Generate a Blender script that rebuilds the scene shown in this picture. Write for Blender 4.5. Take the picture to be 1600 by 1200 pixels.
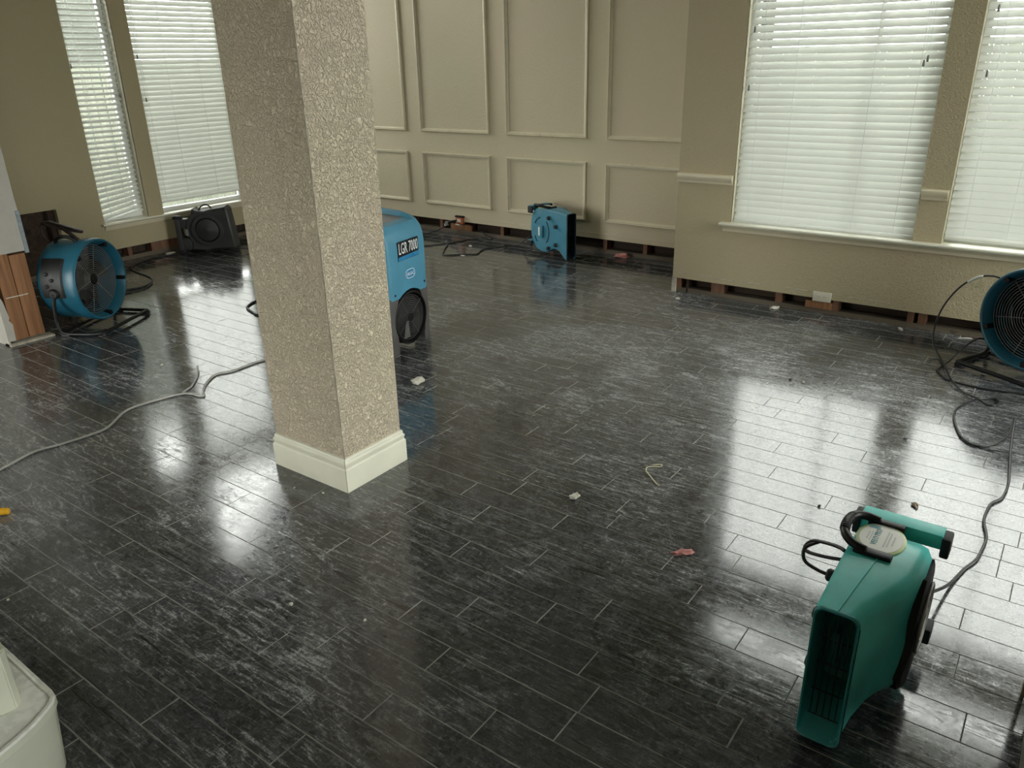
import bpy, bmesh, math, random
from mathutils import Vector, Matrix, noise
random.seed(7)
SC = bpy.context.scene
COL = SC.collection
for o in list(bpy.data.objects):
    bpy.data.objects.remove(o)
PI = math.pi
# ------------------------------------------------------------------ camera
CAM_R = ((0.8098170, 0.5863347, -0.0202001), (0.2106583, -0.3227410, -0.9227466), (-0.5475578, 0.7430006, -0.3848774))
CAM_H, CAM_F = 1.70, 1217.285
cd = bpy.data.cameras.new('camera')
cam = bpy.data.objects.new('camera', cd)
COL.objects.link(cam)
_r, _d, _f = (Vector(v) for v in CAM_R)
M = Matrix.Identity(4)
for i in range(3):
    M[i][0], M[i][1], M[i][2] = _r[i], -_d[i], -_f[i]
M[0][3], M[1][3], M[2][3] = 0, 0, CAM_H
cam.matrix_world = M
cd.sensor_fit = 'HORIZONTAL'
cd.sensor_width = 36.0
cd.lens = 36.0 * CAM_F / 1600.0
cd.clip_start = 0.05
cd.clip_end = 300
SC.camera = cam
# ------------------------------------------------------------------ sky, exposure
SKY = 6.5
w = bpy.data.worlds.new('overcast_sky')
SC.world = w
w.use_nodes = True
bg = w.node_tree.nodes['Background']
bg.inputs[0].default_value = (1.0, 0.975, 0.955, 1)
bg.inputs[1].default_value = SKY
SC.view_settings.view_transform = 'Standard'
SC.view_settings.look = 'None'
SC.view_settings.exposure = 1.05
SC.view_settings.gamma = 1.0
SC.view_settings.use_curve_mapping = False
SC.cycles.use_denoising = True
SC.cycles.max_bounces = 10
SC.cycles.diffuse_bounces = 6
SC.cycles.glossy_bounces = 4
SC.cycles.transparent_max_bounces = 12
SC.cycles.sample_clamp_indirect = 8.0
SC.cycles.caustics_reflective = False
SC.cycles.caustics_refractive = False


def portal(name, loc, rot, sx, sy):
    l = bpy.data.lights.new(name, 'AREA')
    l.shape = 'RECTANGLE'
    l.size, l.size_y = sx, sy
    l.cycles.is_portal = True
    o = bpy.data.objects.new(name, l)
    o.location = loc
    o.rotation_euler = rot
    COL.objects.link(o)


# window openings: (a0, a1, z0, z1)
YB, YP, XL = 5.50, 6.32, -7.28           # front faces of the three daylight walls
CEIL = 4.0
WIN_R = [(-2.055, -0.85, 0.575, 2.43), (-0.683, 0.52, 0.575, 2.43)]
TRA_R = [(-2.055, -0.85, 2.86, 3.55), (-0.683, 0.52, 2.86, 3.55)]
WIN_L = [(3.61, 4.045, 0.375, 2.36), (4.205, 5.20, 0.375, 2.36)]
TRA_L = [(4.205, 5.20, 2.66, 3.80)]
FILL_F = [(-7.1, -4.3, 0.0, 2.8)]   # unseen glazed opening added behind the viewer to light the room
FILL_S = [(3.3, 5.44, 0.15, 3.7), (-2.3, -0.5, 0.2, 2.4)]           # unseen openings added in the side wall to bring in more light
FILL_H = [(5.32, 6.26, 0.30, 3.85)]        # unseen opening added behind the column to brighten the panelled wall
for a0, a1, z0, z1 in WIN_R + TRA_R:
    portal('sky_portal', ((a0 + a1) / 2, YB + 0.17, (z0 + z1) / 2), (-PI / 2, 0, 0), a1 - a0, z1 - z0)
for a0, a1, z0, z1 in WIN_L + TRA_L:
    portal('sky_portal', (XL - 0.17, (a0 + a1) / 2, (z0 + z1) / 2), (0, -PI / 2, 0), z1 - z0, a1 - a0)
for a0, a1, z0, z1 in FILL_F:
    portal('sky_portal', ((a0 + a1) / 2, -3.17, (z0 + z1) / 2), (PI / 2, 0, 0), a1 - a0, z1 - z0)


for a0, a1, z0, z1 in FILL_H:
    portal('sky_portal', (XL - 0.17, (a0 + a1) / 2, (z0 + z1) / 2), (0, -PI / 2, 0), z1 - z0, a1 - a0)
for a0, a1, z0, z1 in FILL_S:
    portal('sky_portal', (2.77, (a0 + a1) / 2, (z0 + z1) / 2), (0, PI / 2, 0), z1 - z0, a1 - a0)


# ------------------------------------------------------------------ material helpers
class NT:
    def __init__(s, name):
        s.m = bpy.data.materials.new(name)
        s.m.use_nodes = True
        s.t = s.m.node_tree
        s.b = s.t.nodes['Principled BSDF']
        s.out = s.t.nodes['Material Output']

    def n(s, typ, **kw):
        nd = s.t.nodes.new(typ)
        for k, v in kw.items():
            if k.startswith('i_'):
                key = k[2:]
                nd.inputs[int(key) if key.isdigit() else key].default_value = v
            else:
                setattr(nd, k, v)
        return nd

    def l(s, a, b):
        s.t.links.new(a, b)

    def math(s, op, a, b=None, c=None):
        nd = s.n('ShaderNodeMath', operation=op)
        for i, v in enumerate((a, b, c)):
            if v is None:
                continue
            if hasattr(v, 'is_linked'):
                s.l(v, nd.inputs[i])
            else:
                nd.inputs[i].default_value = v
        return nd.outputs[0]

    def mix(s, f, a, b):
        nd = s.n('ShaderNodeMix', data_type='RGBA')
        for sock, v in ((nd.inputs[0], f), (nd.inputs[6], a), (nd.inputs[7], b)):
            if hasattr(v, 'is_linked'):
                s.l(v, sock)
            else:
                sock.default_value = v if not isinstance(v, tuple) else (*v[:3], 1)
        return nd.outputs[2]

    def ramp(s, v, lo, hi):
        nd = s.n('ShaderNodeMapRange', interpolation_type='SMOOTHSTEP')
        s.l(v, nd.inputs[0])
        nd.inputs[1].default_value = lo
        nd.inputs[2].default_value = hi
        return nd.outputs[0]

    def pos(s, scale=(1, 1, 1), rot=(0, 0, 0), loc=(0, 0, 0), obj=False):
        src = s.n('ShaderNodeTexCoord').outputs['Object'] if obj else s.n('ShaderNodeNewGeometry').outputs['Position']
        mp = s.n('ShaderNodeMapping')
        s.l(src, mp.inputs[0])
        mp.inputs['Location'].default_value = loc
        mp.inputs['Rotation'].default_value = rot
        mp.inputs['Scale'].default_value = scale
        return mp.outputs[0]

    def noise(s, vec, scale, detail=4, rough=0.55, dist=0.0):
        nd = s.n('ShaderNodeTexNoise', i_Scale=scale, i_Detail=detail, i_Roughness=rough, i_Distortion=dist)
        s.l(vec, nd.inputs['Vector'])
        return nd.outputs['Fac']

    def bump(s, h, strength, dist):
        nd = s.n('ShaderNodeBump', i_Strength=strength, i_Distance=dist)
        s.l(h, nd.inputs['Height'])
        s.l(nd.outputs[0], s.b.inputs['Normal'])


def plain(name, col, rough=0.5, var=0.12, scale=9.0, bump=0.0, bscale=180.0, metal=0.0, spec=0.5):
    t = NT(name)
    p = t.pos(obj=True)
    f = t.ramp(t.noise(p, scale, 5), 0.3, 0.7)
    c2 = tuple(min(1, c * (1 + var)) for c in col)
    c1 = tuple(c * (1 - var) for c in col)
    t.l(t.mix(f, c1, c2), t.b.inputs['Base Color'])
    r = t.math('MULTIPLY_ADD', f, 0.12, rough - 0.06)
    t.l(r, t.b.inputs['Roughness'])
    t.b.inputs['Metallic'].default_value = metal
    t.b.inputs['Specular IOR Level'].default_value = spec
    if bump:
        t.bump(t.noise(p, bscale, 3), 0.5, bump)
    return t.m


def paint_wall(name, col, tex=0.0032, scale=66.0, strength=0.7):
    """orange-peel / knock-down textured wall paint"""
    t = NT(name)
    p = t.pos()
    big = t.ramp(t.noise(p, 1.3, 4), 0.3, 0.75)
    col2 = (col[0] * 1.05, col[1] * 0.985, col[2] * 1.04)
    t.l(t.mix(big, col, col2), t.b.inputs['Base Color'])
    t.b.inputs['Roughness'].default_value = 0.55
    t.b.inputs['Specular IOR Level'].default_value = 0.35
    h = t.ramp(t.noise(p, scale, 3, 0.5, 1.2), 0.36, 0.66)
    h2 = t.noise(p, scale * 3.2, 2)
    t.bump(t.math('MULTIPLY_ADD', h2, 0.25, h), strength, tex)
    return t.m


def wood(name, c1, c2, axis='z', rough=0.7):
    t = NT(name)
    sc = {'x': (1.2, 26, 26), 'y': (26, 1.2, 26), 'z': (26, 26, 1.2)}[axis]
    p = t.pos(scale=sc)
    g = t.ramp(t.noise(p, 1.0, 6, 0.6, 0.7), 0.32, 0.7)
    p2 = t.pos()
    knot = t.ramp(t.noise(p2, 9, 2), 0.66, 0.74)
    stain = t.ramp(t.noise(p2, 4, 5), 0.45, 0.75)
    c = t.mix(g, c1, c2)
    c = t.mix(t.math('MULTIPLY', knot, 0.6), c, tuple(v * 0.3 for v in c1))
    c = t.mix(t.math('MULTIPLY', stain, 0.3), c, tuple(v * 0.55 for v in c1))
    t.l(c, t.b.inputs['Base Color'])
    t.b.inputs['Roughness'].default_value = rough
    t.bump(g, 0.4, 0.001)
    return t.m


def floor_board():
    t = NT('charcoal_laminate')
    at = t.n('ShaderNodeAttribute', attribute_name='tone')
    tone = at.outputs['Fac']
    p = t.pos()
    # mineral mottling of the print, drifting per board
    off = t.n('ShaderNodeCombineXYZ')
    t.l(t.math('MULTIPLY', tone, 37.0), off.inputs[0])
    t.l(t.math('MULTIPLY', tone, 11.0), off.inputs[1])
    addv = t.n('ShaderNodeVectorMath', operation='ADD')
    t.l(p, addv.inputs[0])
    t.l(off.outputs[0], addv.inputs[1])
    mot = t.ramp(t.noise(addv.outputs[0], 11.0, 10, 0.72, 2.2), 0.36, 0.74)
    vein = t.ramp(t.noise(addv.outputs[0], 34.0, 8, 0.7, 3.0), 0.48, 0.74)
    base = t.mix(mot, (0.016, 0.017, 0.0195), (0.072, 0.076, 0.083))
    base = t.mix(t.math('MULTIPLY', vein, 0.6), base, (0.16, 0.167, 0.175))
    tint = t.ramp(t.noise(p, 2.1, 3), 0.42, 0.6)
    base = t.mix(t.math('MULTIPLY', tint, 0.5), base, (0.024, 0.026, 0.021))
    tint2 = t.ramp(t.noise(t.pos(loc=(4, 9, 0)), 2.6, 3), 0.56, 0.68)
    base = t.mix(t.math('MULTIPLY', tint2, 0.45), base, (0.034, 0.032, 0.044))
    base = t.mix(t.math('MULTIPLY', t.math('SUBTRACT', tone, 0.5), 0.5), base, (0.06, 0.06, 0.062))
    # few rusty stains
    red = t.ramp(t.noise(t.pos(loc=(2.3, 1.1, 0)), 3.4, 4), 0.69, 0.76)
    base = t.mix(t.math('MULTIPLY', red, 0.5), base, (0.07, 0.028, 0.025))
    # dust: broad clouds, wiped swirls, foot smears and scratches
    cloud = t.ramp(t.noise(p, 1.5, 7, 0.66, 0.8), 0.42, 0.70)
    smear = t.ramp(t.noise(t.pos(scale=(0.8, 3.0, 1), rot=(0, 0, 0.12)), 5.0, 10, 0.78, 2.6), 0.49, 0.64)
    smear2 = t.ramp(t.noise(t.pos(scale=(2.8, 1, 1), rot=(0, 0, 0.35), loc=(5, 2, 0)), 8.0, 9, 0.76, 2.0), 0.52, 0.65)
    ridge = t.noise(t.pos(scale=(1, 1.7, 1), rot=(0, 0, -0.35)), 3.6, 4, 0.55, 3.2)
    swirl = t.math('SUBTRACT', 1.0, t.ramp(t.math('ABSOLUTE', t.math('SUBTRACT', ridge, 0.5)), 0.0, 0.022))
    fine = t.ramp(t.noise(p, 85.0, 6, 0.8, 1.0), 0.42, 0.72)
    # the most trampled area lies in front of the right window wall
    dv = t.n('ShaderNodeVectorMath', operation='DISTANCE')
    t.l(t.pos(scale=(0.62, 1, 0)), dv.inputs[0])
    dv.inputs[1].default_value = (-0.95, 4.35, 0)
    tramp = t.math('SUBTRACT', 1.0, t.ramp(dv.outputs['Value'], 0.4, 2.0))
    dv2 = t.n('ShaderNodeVectorMath', operation='DISTANCE')
    t.l(t.pos(scale=(0.7, 1, 0)), dv2.inputs[0])
    dv2.inputs[1].default_value = (-2.55, 1.15, 0)
    tramp = t.math('MAXIMUM', tramp, t.math('MULTIPLY', t.math('SUBTRACT', 1.0, t.ramp(dv2.outputs['Value'], 0.3, 1.5)), 0.75))
    wet = t.ramp(t.noise(t.pos(loc=(1.7, 0.4, 0)), 0.9, 5, 0.6, 0.6), 0.40, 0.56)
    d = t.math('MULTIPLY', smear, t.math('MULTIPLY_ADD', cloud, 1.0, 0.38))
    d = t.math('MAXIMUM', d, t.math('MULTIPLY', smear2, t.math('MULTIPLY_ADD', cloud, 0.6, 0.22)))
    d = t.math('ADD', d, t.math('MULTIPLY', swirl, t.math('MULTIPLY_ADD', cloud, 0.40, 0.10)))
    d = t.math('ADD', d, t.math('MULTIPLY', tramp, t.math('MULTIPLY_ADD', smear, 0.95, 0.40)))
    d = t.math('ADD', d, t.math('MULTIPLY', cloud, 0.10))
    sc_total = None
    for k, (ang, sx, ln) in enumerate(((0.4, 1.0, 4), (1.3, 1.3, 6), (2.3, 0.9, 5), (0.9, 1.6, 7), (1.9, 1.1, 9), (2.8, 1.4, 6))):
        s1 = t.noise(t.pos(scale=(ln * sx, 70 * sx, 1), rot=(0, 0, ang), loc=(3.7 * k, 1.3 * k, 0)), 1.0, 2, 0.5, 0.8)
        s1 = t.ramp(s1, 0.66, 0.685)
        sc_total = s1 if sc_total is None else t.math('MAXIMUM', sc_total, s1)
    d = t.math('ADD', d, t.math('MULTIPLY', sc_total, t.math('MULTIPLY_ADD', cloud, 0.65, 0.42)))
    d = t.math('MULTIPLY', d, t.math('MULTIPLY_ADD', fine, 1.1, 0.3))
    d = t.math('MULTIPLY', d, t.math('MULTIPLY_ADD', wet, 0.65, 0.45))
    d = t.math('MINIMUM', d, 0.85)
    scuff = t.ramp(t.noise(t.pos(scale=(3, 40, 1), rot=(0, 0, 1.1), loc=(7, 3, 0)), 1.0, 2, 0.5, 1.2), 0.69, 0.72)
    base = t.mix(t.math('MULTIPLY', scuff, 0.8), base, (0.006, 0.006, 0.007))
    d = t.math('MULTIPLY', d, t.math('MULTIPLY_ADD', scuff, -0.8, 1.0))
    c = t.mix(t.math('MULTIPLY', d, 0.88), base, (0.40, 0.415, 0.43))
    t.l(c, t.b.inputs['Base Color'])
    # sheen is broken up by the dust film
    ro = t.math('MULTIPLY_ADD', d, 0.26, 0.085)
    ro = t.math('MULTIPLY_ADD', mot, 0.05, ro)
    t.l(ro, t.b.inputs['Roughness'])
    t.b.inputs['Specular IOR Level'].default_value = 0.95
    t.bump(t.noise(addv.outputs[0], 26.0, 5, 0.6, 0.8), 0.08, 0.0012)
    return t.m


WALL = (0.430, 0.378, 0.238)  # same paint as the panelled wall, lowered to carry the dimmer light here
MT = {}
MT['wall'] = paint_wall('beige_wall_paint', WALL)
MT['panelwall_lit'] = paint_wall('beige_paint_lit', (0.61, 0.545, 0.375), 0.0028, 66.0, 0.6)  # same wall paint, lightened to carry the stronger light on the panelled wall
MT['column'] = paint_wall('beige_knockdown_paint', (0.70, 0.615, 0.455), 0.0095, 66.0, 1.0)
MT['trimwall'] = plain('beige_trim_paint', (0.64, 0.575, 0.42), 0.33, 0.04)
MT['white'] = plain('cream_trim_paint', (0.70, 0.68, 0.56), 0.35, 0.04)
MT['ceil'] = plain('ceiling_paint', (0.7, 0.69, 0.65), 0.8, 0.03)
MT['drygyp'] = plain('gypsum_core', (0.42, 0.38, 0.31), 0.9, 0.3, 20)
MT['stubpaint'] = plain('pale_grey_wall_paint', (0.46, 0.43, 0.385), 0.6, 0.06, bump=0.0008)
MT['bluegyp'] = plain('blue_grey_gypsum_paper', (0.27, 0.31, 0.34), 0.85, 0.2, 25)
MT['stud'] = wood('pine_framing_timber', (0.20, 0.085, 0.032), (0.33, 0.155, 0.066), 'z')
MT['shadestud'] = wood('shaded_framing_timber', (0.12, 0.055, 0.028), (0.20, 0.095, 0.05), 'z')  # framing timber darkened for the shade inside the wall cavities
MT['plate'] = wood('weathered_sole_plate', (0.075, 0.058, 0.040), (0.14, 0.11, 0.075), 'x')
MT['platey'] = wood('weathered_sole_plate_side', (0.075, 0.058, 0.040), (0.14, 0.11, 0.075), 'y')
MT['darkwood'] = wood('dark_sheathing', (0.028, 0.017, 0.012), (0.06, 0.035, 0.022), 'x', 0.9)
MT['floor'] = floor_board()
MT['joint'] = plain('dusty_board_edge', (0.34, 0.335, 0.31), 0.7, 0.35, 14)
MT['sub'] = plain('subfloor_dust', (0.20, 0.19, 0.16), 0.9, 0.3, 20)
MT['black'] = plain('black_plastic', (0.005, 0.005, 0.0055), 0.45, 0.2, spec=0.3)
MT['rubber'] = plain('black_rubber', (0.012, 0.012, 0.013), 0.6, 0.2)
MT['cord'] = plain('black_cord_jacket', (0.009, 0.009, 0.010), 0.42, 0.15)
MT['greycord'] = plain('grey_cord_jacket', (0.46, 0.45, 0.42), 0.5, 0.15)
MT['teal'] = plain('teal_green_plastic', (0.080, 0.600, 0.560), 0.40, 0.12, 7, 0.0006, 220)
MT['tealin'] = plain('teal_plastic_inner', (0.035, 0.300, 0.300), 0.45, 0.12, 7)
MT['blue'] = plain('petrol_blue_plastic', (0.052, 0.220, 0.315), 0.42, 0.10, 7, 0.0005, 220)
MT['shadein'] = plain('shaded_blue_duct', (0.006, 0.022, 0.030), 0.5, 0.1)  # blue plastic darkened for the shade inside the outlet
MT['lgr'] = plain('steel_blue_plastic', (0.078, 0.275, 0.410), 0.42, 0.07, 6, 0.0005, 220)
MT['fan'] = plain('deep_teal_blue_plastic', (0.013, 0.105, 0.165), 0.38, 0.10, 7)
MT['grey'] = plain('charcoal_plastic', (0.045, 0.045, 0.046), 0.5, 0.12, 7, 0.0005, 220)
MT['lgrgrey'] = plain('grey_plastic', (0.085, 0.080, 0.078), 0.5, 0.12, 9, 0.0005, 220)
MT['vent'] = plain('mid_grey_plastic', (0.20, 0.20, 0.19), 0.5, 0.1)
MT['wire'] = plain('dull_steel_wire', (0.30, 0.29, 0.27), 0.45, 0.2, metal=0.4)
MT['fanwire'] = plain('dark_steel_wire', (0.21, 0.20, 0.185), 0.5, 0.2, metal=0.2)
MT['blackwire'] = plain('black_coated_wire', (0.012, 0.014, 0.014), 0.4, 0.2)
MT['labw'] = plain('white_sticker', (0.78, 0.80, 0.72), 0.4, 0.05)
MT['laby'] = plain('lime_sticker_border', (0.60, 0.68, 0.30), 0.4, 0.05)
MT['labt'] = plain('teal_print', (0.10, 0.34, 0.40), 0.4, 0.02)
MT['labg'] = plain('grey_print', (0.45, 0.47, 0.45), 0.4, 0.02)
MT['plateblk'] = plain('black_badge_print', (0.012, 0.015, 0.02), 0.3, 0.05)
MT['plateblu'] = plain('blue_badge_print', (0.03, 0.22, 0.45), 0.3, 0.05)
MT['txt'] = plain('white_print', (0.85, 0.87, 0.88), 0.4, 0.02)
MT['offwhite'] = plain('off_white_plastic', (0.68, 0.69, 0.57), 0.35, 0.05, 5)
MT['lid'] = plain('frosted_white_plastic', (0.82, 0.82, 0.76), 0.28, 0.08, 30)
MT['yellow'] = plain('yellow_plastic', (0.80, 0.42, 0.02), 0.4, 0.05)
MT['ivory'] = plain('ivory_plastic', (0.62, 0.58, 0.47), 0.35, 0.04)
MT['copper'] = plain('copper_orange_box', (0.45, 0.13, 0.06), 0.4, 0.4, 40)
MT['scrap'] = plain('white_plaster_crumb', (0.60, 0.57, 0.50), 0.8, 0.15, 40)
MT['pink'] = plain('pink_insulation', (0.60, 0.26, 0.24), 0.95, 0.3, 60)
MT['tan'] = plain('tan_wood_chip', (0.36, 0.27, 0.20), 0.8, 0.3, 50)
MT['darkchip'] = plain('dark_debris', (0.02, 0.018, 0.016), 0.8, 0.3, 50)
MT['thread'] = plain('cream_string', (0.60, 0.56, 0.40), 0.8, 0.1, 50)
MT['vinyl'] = plain('white_vinyl_frame', (0.72, 0.73, 0.72), 0.35, 0.03)
MT['jamb'] = plain('cream_jamb_paint', (0.62, 0.58, 0.44), 0.45, 0.05, bump=0.0006)
MT['strap'] = plain('dark_brown_strap', (0.022, 0.013, 0.010), 0.55, 0.3, 30)
MT['fence'] = wood('weathered_fence', (0.13, 0.14, 0.11), (0.20, 0.21, 0.17), 'z', 0.9)
MT['screen_grey'] = plain('grey_green_screen', (0.085, 0.092, 0.078), 0.9, 0.15, 3)
MT['ground'] = plain('dry_lawn', (0.10, 0.105, 0.075), 0.95, 0.25, 2)


def slat_mat():
    t = NT('white_slat_plastic')
    p = t.pos(obj=True)
    f = t.noise(p, 14, 3)
    c = t.mix(f, (0.82, 0.83, 0.80), (0.88, 0.89, 0.87))
    t.l(c, t.b.inputs['Base Color'])
    t.b.inputs['Roughness'].default_value = 0.4
    tr = t.n('ShaderNodeBsdfTranslucent')
    tr.inputs[0].default_value = (0.88, 0.89, 0.84, 1)
    mx = t.n('ShaderNodeMixShader')
    mx.inputs[0].default_value = 0.28
    t.l(t.b.outputs[0], mx.inputs[1])
    t.l(tr.outputs[0], mx.inputs[2])
    t.l(mx.outputs[0], t.out.inputs[0])
    return t.m


def glass_mat():
    t = NT('window_glass')
    t.t.nodes.remove(t.b)
    tr = t.n('ShaderNodeBsdfTransparent')
    tr.inputs[0].default_value = (0.93, 0.96, 0.94, 1)
    gl = t.n('ShaderNodeBsdfGlossy')
    gl.inputs['Roughness'].default_value = 0.02
    fr = t.n('ShaderNodeFresnel')
    fr.inputs[0].default_value = 1.45
    mx = t.n('ShaderNodeMixShader')
    t.l(fr.outputs[0], mx.inputs[0])
    t.l(tr.outputs[0], mx.inputs[1])
    t.l(gl.outputs[0], mx.inputs[2])
    t.l(mx.outputs[0], t.out.inputs[0])
    return t.m


MT['slat'] = slat_mat()
MT['glass'] = glass_mat()


# ------------------------------------------------------------------ geometry helpers
def obj(name, bm, mat, parent=None, smooth=None, loc=None):
    me = bpy.data.meshes.new(name)
    bmesh.ops.recalc_face_normals(bm, faces=bm.faces[:])
    bm.to_mesh(me)
    bm.free()
    for m in (mat if isinstance(mat, (list, tuple)) else [mat]):
        me.materials.append(MT[m] if isinstance(m, str) else m)
    if smooth is not None:
        me.shade_smooth()
        me.set_sharp_from_angle(angle=math.radians(smooth))
    o = bpy.data.objects.new(name, me)
    COL.objects.link(o)
    if parent is not None:
        o.parent = parent
    if loc is not None:
        o.location = loc
    return o


def tag(o, label=None, cat=None, group=None, kind=None):
    if label:
        o['label'] = label
    if cat:
        o['category'] = cat
    if group:
        o['group'] = group
    if kind:
        o['kind'] = kind
    return o


def thing(name, label, cat, loc=(0, 0, 0), rz=0.0, group=None):
    o = bpy.data.objects.new(name, None)
    o.empty_display_size = 0.1
    COL.objects.link(o)
    o.location = loc
    o.rotation_euler = (0, 0, rz)
    return tag(o, label, cat, group)


def B():
    return bmesh.new()


def box(bm, x0, x1, y0, y1, z0, z1, bev=0.0, mat=0):
    vs = [bm.verts.new((x, y, z)) for x in (x0, x1) for y in (y0, y1) for z in (z0, z1)]
    fs = []
    for q in ((0, 1, 3, 2), (4, 6, 7, 5), (0, 4, 5, 1), (2, 3, 7, 6), (0, 2, 6, 4), (1, 5, 7, 3)):
        f = bm.faces.new([vs[i] for i in q])
        f.material_index = mat
        fs.append(f)
    if bev > 0:
        es = list({e for f in fs for e in f.edges})
        bmesh.ops.bevel(bm, geom=es, offset=bev, segments=2, affect='EDGES', profile=0.6)
    return bm


def boxo(name, dims, mat, parent=None, bev=0.0):
    return obj(name, box(B(), *dims, bev=bev), mat, parent, smooth=40 if bev else None)


def smooth_path(pts, n=6):
    P = [Vector(p) for p in pts]
    out = []
    for i in range(len(P) - 1):
        p0, p1, p2, p3 = P[max(i - 1, 0)], P[i], P[i + 1], P[min(i + 2, len(P) - 1)]
        for k in range(n):
            u = k / n
            out.append(0.5 * ((2 * p1) + (p2 - p0) * u + (2 * p0 - 5 * p1 + 4 * p2 - p3) * u * u + (3 * p1 - p0 - 3 * p2 + p3) * u ** 3))
    out.append(P[-1])
    return out


def tube(bm, pts, r, seg=8, n=6, closed=False, cap=True, mat=0):
    P = smooth_path(pts, n) if n > 1 else [Vector(p) for p in pts]
    rings = []
    prev = None
    N = len(P)
    for i, p in enumerate(P):
        a = P[(i - 1) % N] if closed else P[max(i - 1, 0)]
        b = P[(i + 1) % N] if closed else P[min(i + 1, N - 1)]
        d = (b - a)
        d = d.normalized() if d.length > 1e-9 else Vector((1, 0, 0))
        if prev is None:
            up = Vector((0, 0, 1)) if abs(d.z) < 0.9 else Vector((1, 0, 0))
            s = d.cross(up).normalized()
        else:
            s = (prev - d * prev.dot(d))
            s = s.normalized() if s.length > 1e-6 else d.orthogonal().normalized()
        prev = s
        t = s.cross(d)
        rr = r(i / max(N - 1, 1)) if callable(r) else r
        rings.append([bm.verts.new(p + (s * math.cos(2 * PI * k / seg) + t * math.sin(2 * PI * k / seg)) * rr) for k in range(seg)])
    M_ = N if closed else N - 1
    for i in range(M_):
        A, C = rings[i], rings[(i + 1) % N]
        for k in range(seg):
            f = bm.faces.new((A[k], A[(k + 1) % seg], C[(k + 1) % seg], C[k]))
            f.material_index = mat
            f.smooth = True
    if cap and not closed:
        bm.faces.new(rings[0][::-1]).material_index = mat
        bm.faces.new(rings[-1]).material_index = mat
    return bm


def ring(bm, c, axis, rad, r, seg=40, sub=5, a0=0.0, a1=2 * PI):
    axis = Vector(axis).normalized()
    u = axis.orthogonal().normalized() if abs(axis.x) < 0.9 else Vector((0, 1, 0))
    u = (u - axis * u.dot(axis)).normalized()
    v = axis.cross(u)
    full = abs(a1 - a0 - 2 * PI) < 1e-6
    n = seg if full else seg + 1
    pts = [Vector(c) + (u * math.cos(a0 + (a1 - a0) * k / seg) + v * math.sin(a0 + (a1 - a0) * k / seg)) * rad for k in range(n)]
    return tube(bm, pts, r, sub, 1, closed=full)


def lathe_x(bm, prof, seg=48, a0=0.0, a1=2 * PI, closed=True, mat=0):
    """profile of (x, r) turned about the x axis; angle 0 = +y, 90 = +z"""
    full = abs(a1 - a0 - 2 * PI) < 1e-6
    n = seg if full else seg + 1
    R_ = []
    for k in range(n):
        a = a0 + (a1 - a0) * k / seg
        R_.append([bm.verts.new((x, r * math.cos(a), r * math.sin(a))) for x, r in prof])
    m = len(prof)
    for k in range(seg):
        A, C = R_[k], R_[(k + 1) % n]
        for i in range(m if closed else m - 1):
            f = bm.faces.new((A[i], A[(i + 1) % m], C[(i + 1) % m], C[i]))
            f.smooth = True
            f.material_index = mat
    if not full and closed:
        bm.faces.new(R_[0])
        bm.faces.new(R_[-1][::-1])
    return bm


def disc_x(bm, x, r, seg=40, th=0.004):
    return lathe_x(bm, [(x, 0.0005), (x, r), (x - th, r), (x - th, 0.0005)], seg)


def prism(bm, pts, ext, mat=0):
    """planar polygon (list of Vector) extruded by the vector ext"""
    ext = Vector(ext)
    a = [bm.verts.new(Vector(p)) for p in pts]
    b = [bm.verts.new(Vector(p) + ext) for p in pts]
    n = len(a)
    fs = [bm.faces.new(a), bm.faces.new(b[::-1])]
    for i in range(n):
        fs.append(bm.faces.new((a[i], b[i], b[(i + 1) % n], a[(i + 1) % n])))
    for f in fs:
        f.material_index = mat
    return fs


def prismo(name, pts, ext, mat, parent=None, bev=0.0):
    bm = B()
    prism(bm, pts, ext)
    if bev:
        bmesh.ops.bevel(bm, geom=bm.edges[:], offset=bev, segments=2, affect='EDGES', profile=0.6)
    return obj(name, bm, mat, parent, smooth=35 if bev else None)


def loft(bm, loops, cap0=True, cap1=True, mat=0):
    R_ = [[bm.verts.new(p) for p in L] for L in loops]
    n = len(R_[0])
    for A, C in zip(R_, R_[1:]):
        for i in range(n):
            bm.faces.new((A[i], A[(i + 1) % n], C[(i + 1) % n], C[i])).material_index = mat
    if cap0:
        bm.faces.new(R_[0][::-1]).material_index = mat
    if cap1:
        bm.faces.new(R_[-1]).material_index = mat
    return bm


def offset_poly(P, d):
    """inset a counter-clockwise or clockwise 2-D polygon by d (towards its centre)"""
    n = len(P)
    A = sum(P[i][0] * P[(i + 1) % n][1] - P[(i + 1) % n][0] * P[i][1] for i in range(n))
    s = 1 if A > 0 else -1
    out = []
    for i in range(n):
        p0, p1, p2 = Vector(P[i - 1]), Vector(P[i]), Vector(P[(i + 1) % n])
        e1, e2 = (p1 - p0).normalized(), (p2 - p1).normalized()
        n1, n2 = Vector((-e1.y, e1.x)) * s, Vector((-e2.y, e2.x)) * s
        b = (n1 + n2)
        b = b.normalized() if b.length > 1e-6 else n1
        k = max(b.dot(n1), 0.4)
        q = p1 + b * (d / k)
        out.append((q.x, q.y))
    return out


def round_rect(x0, x1, y0, y1, r, n=5):
    out = []
    for cx, cy, a in ((x1 - r, y1 - r, 0), (x0 + r, y1 - r, 90), (x0 + r, y0 + r, 180), (x1 - r, y0 + r, 270)):
        for k in range(n + 1):
            t = math.radians(a + 90 * k / n)
            out.append((cx + r * math.cos(t), cy + r * math.sin(t)))
    return out


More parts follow.
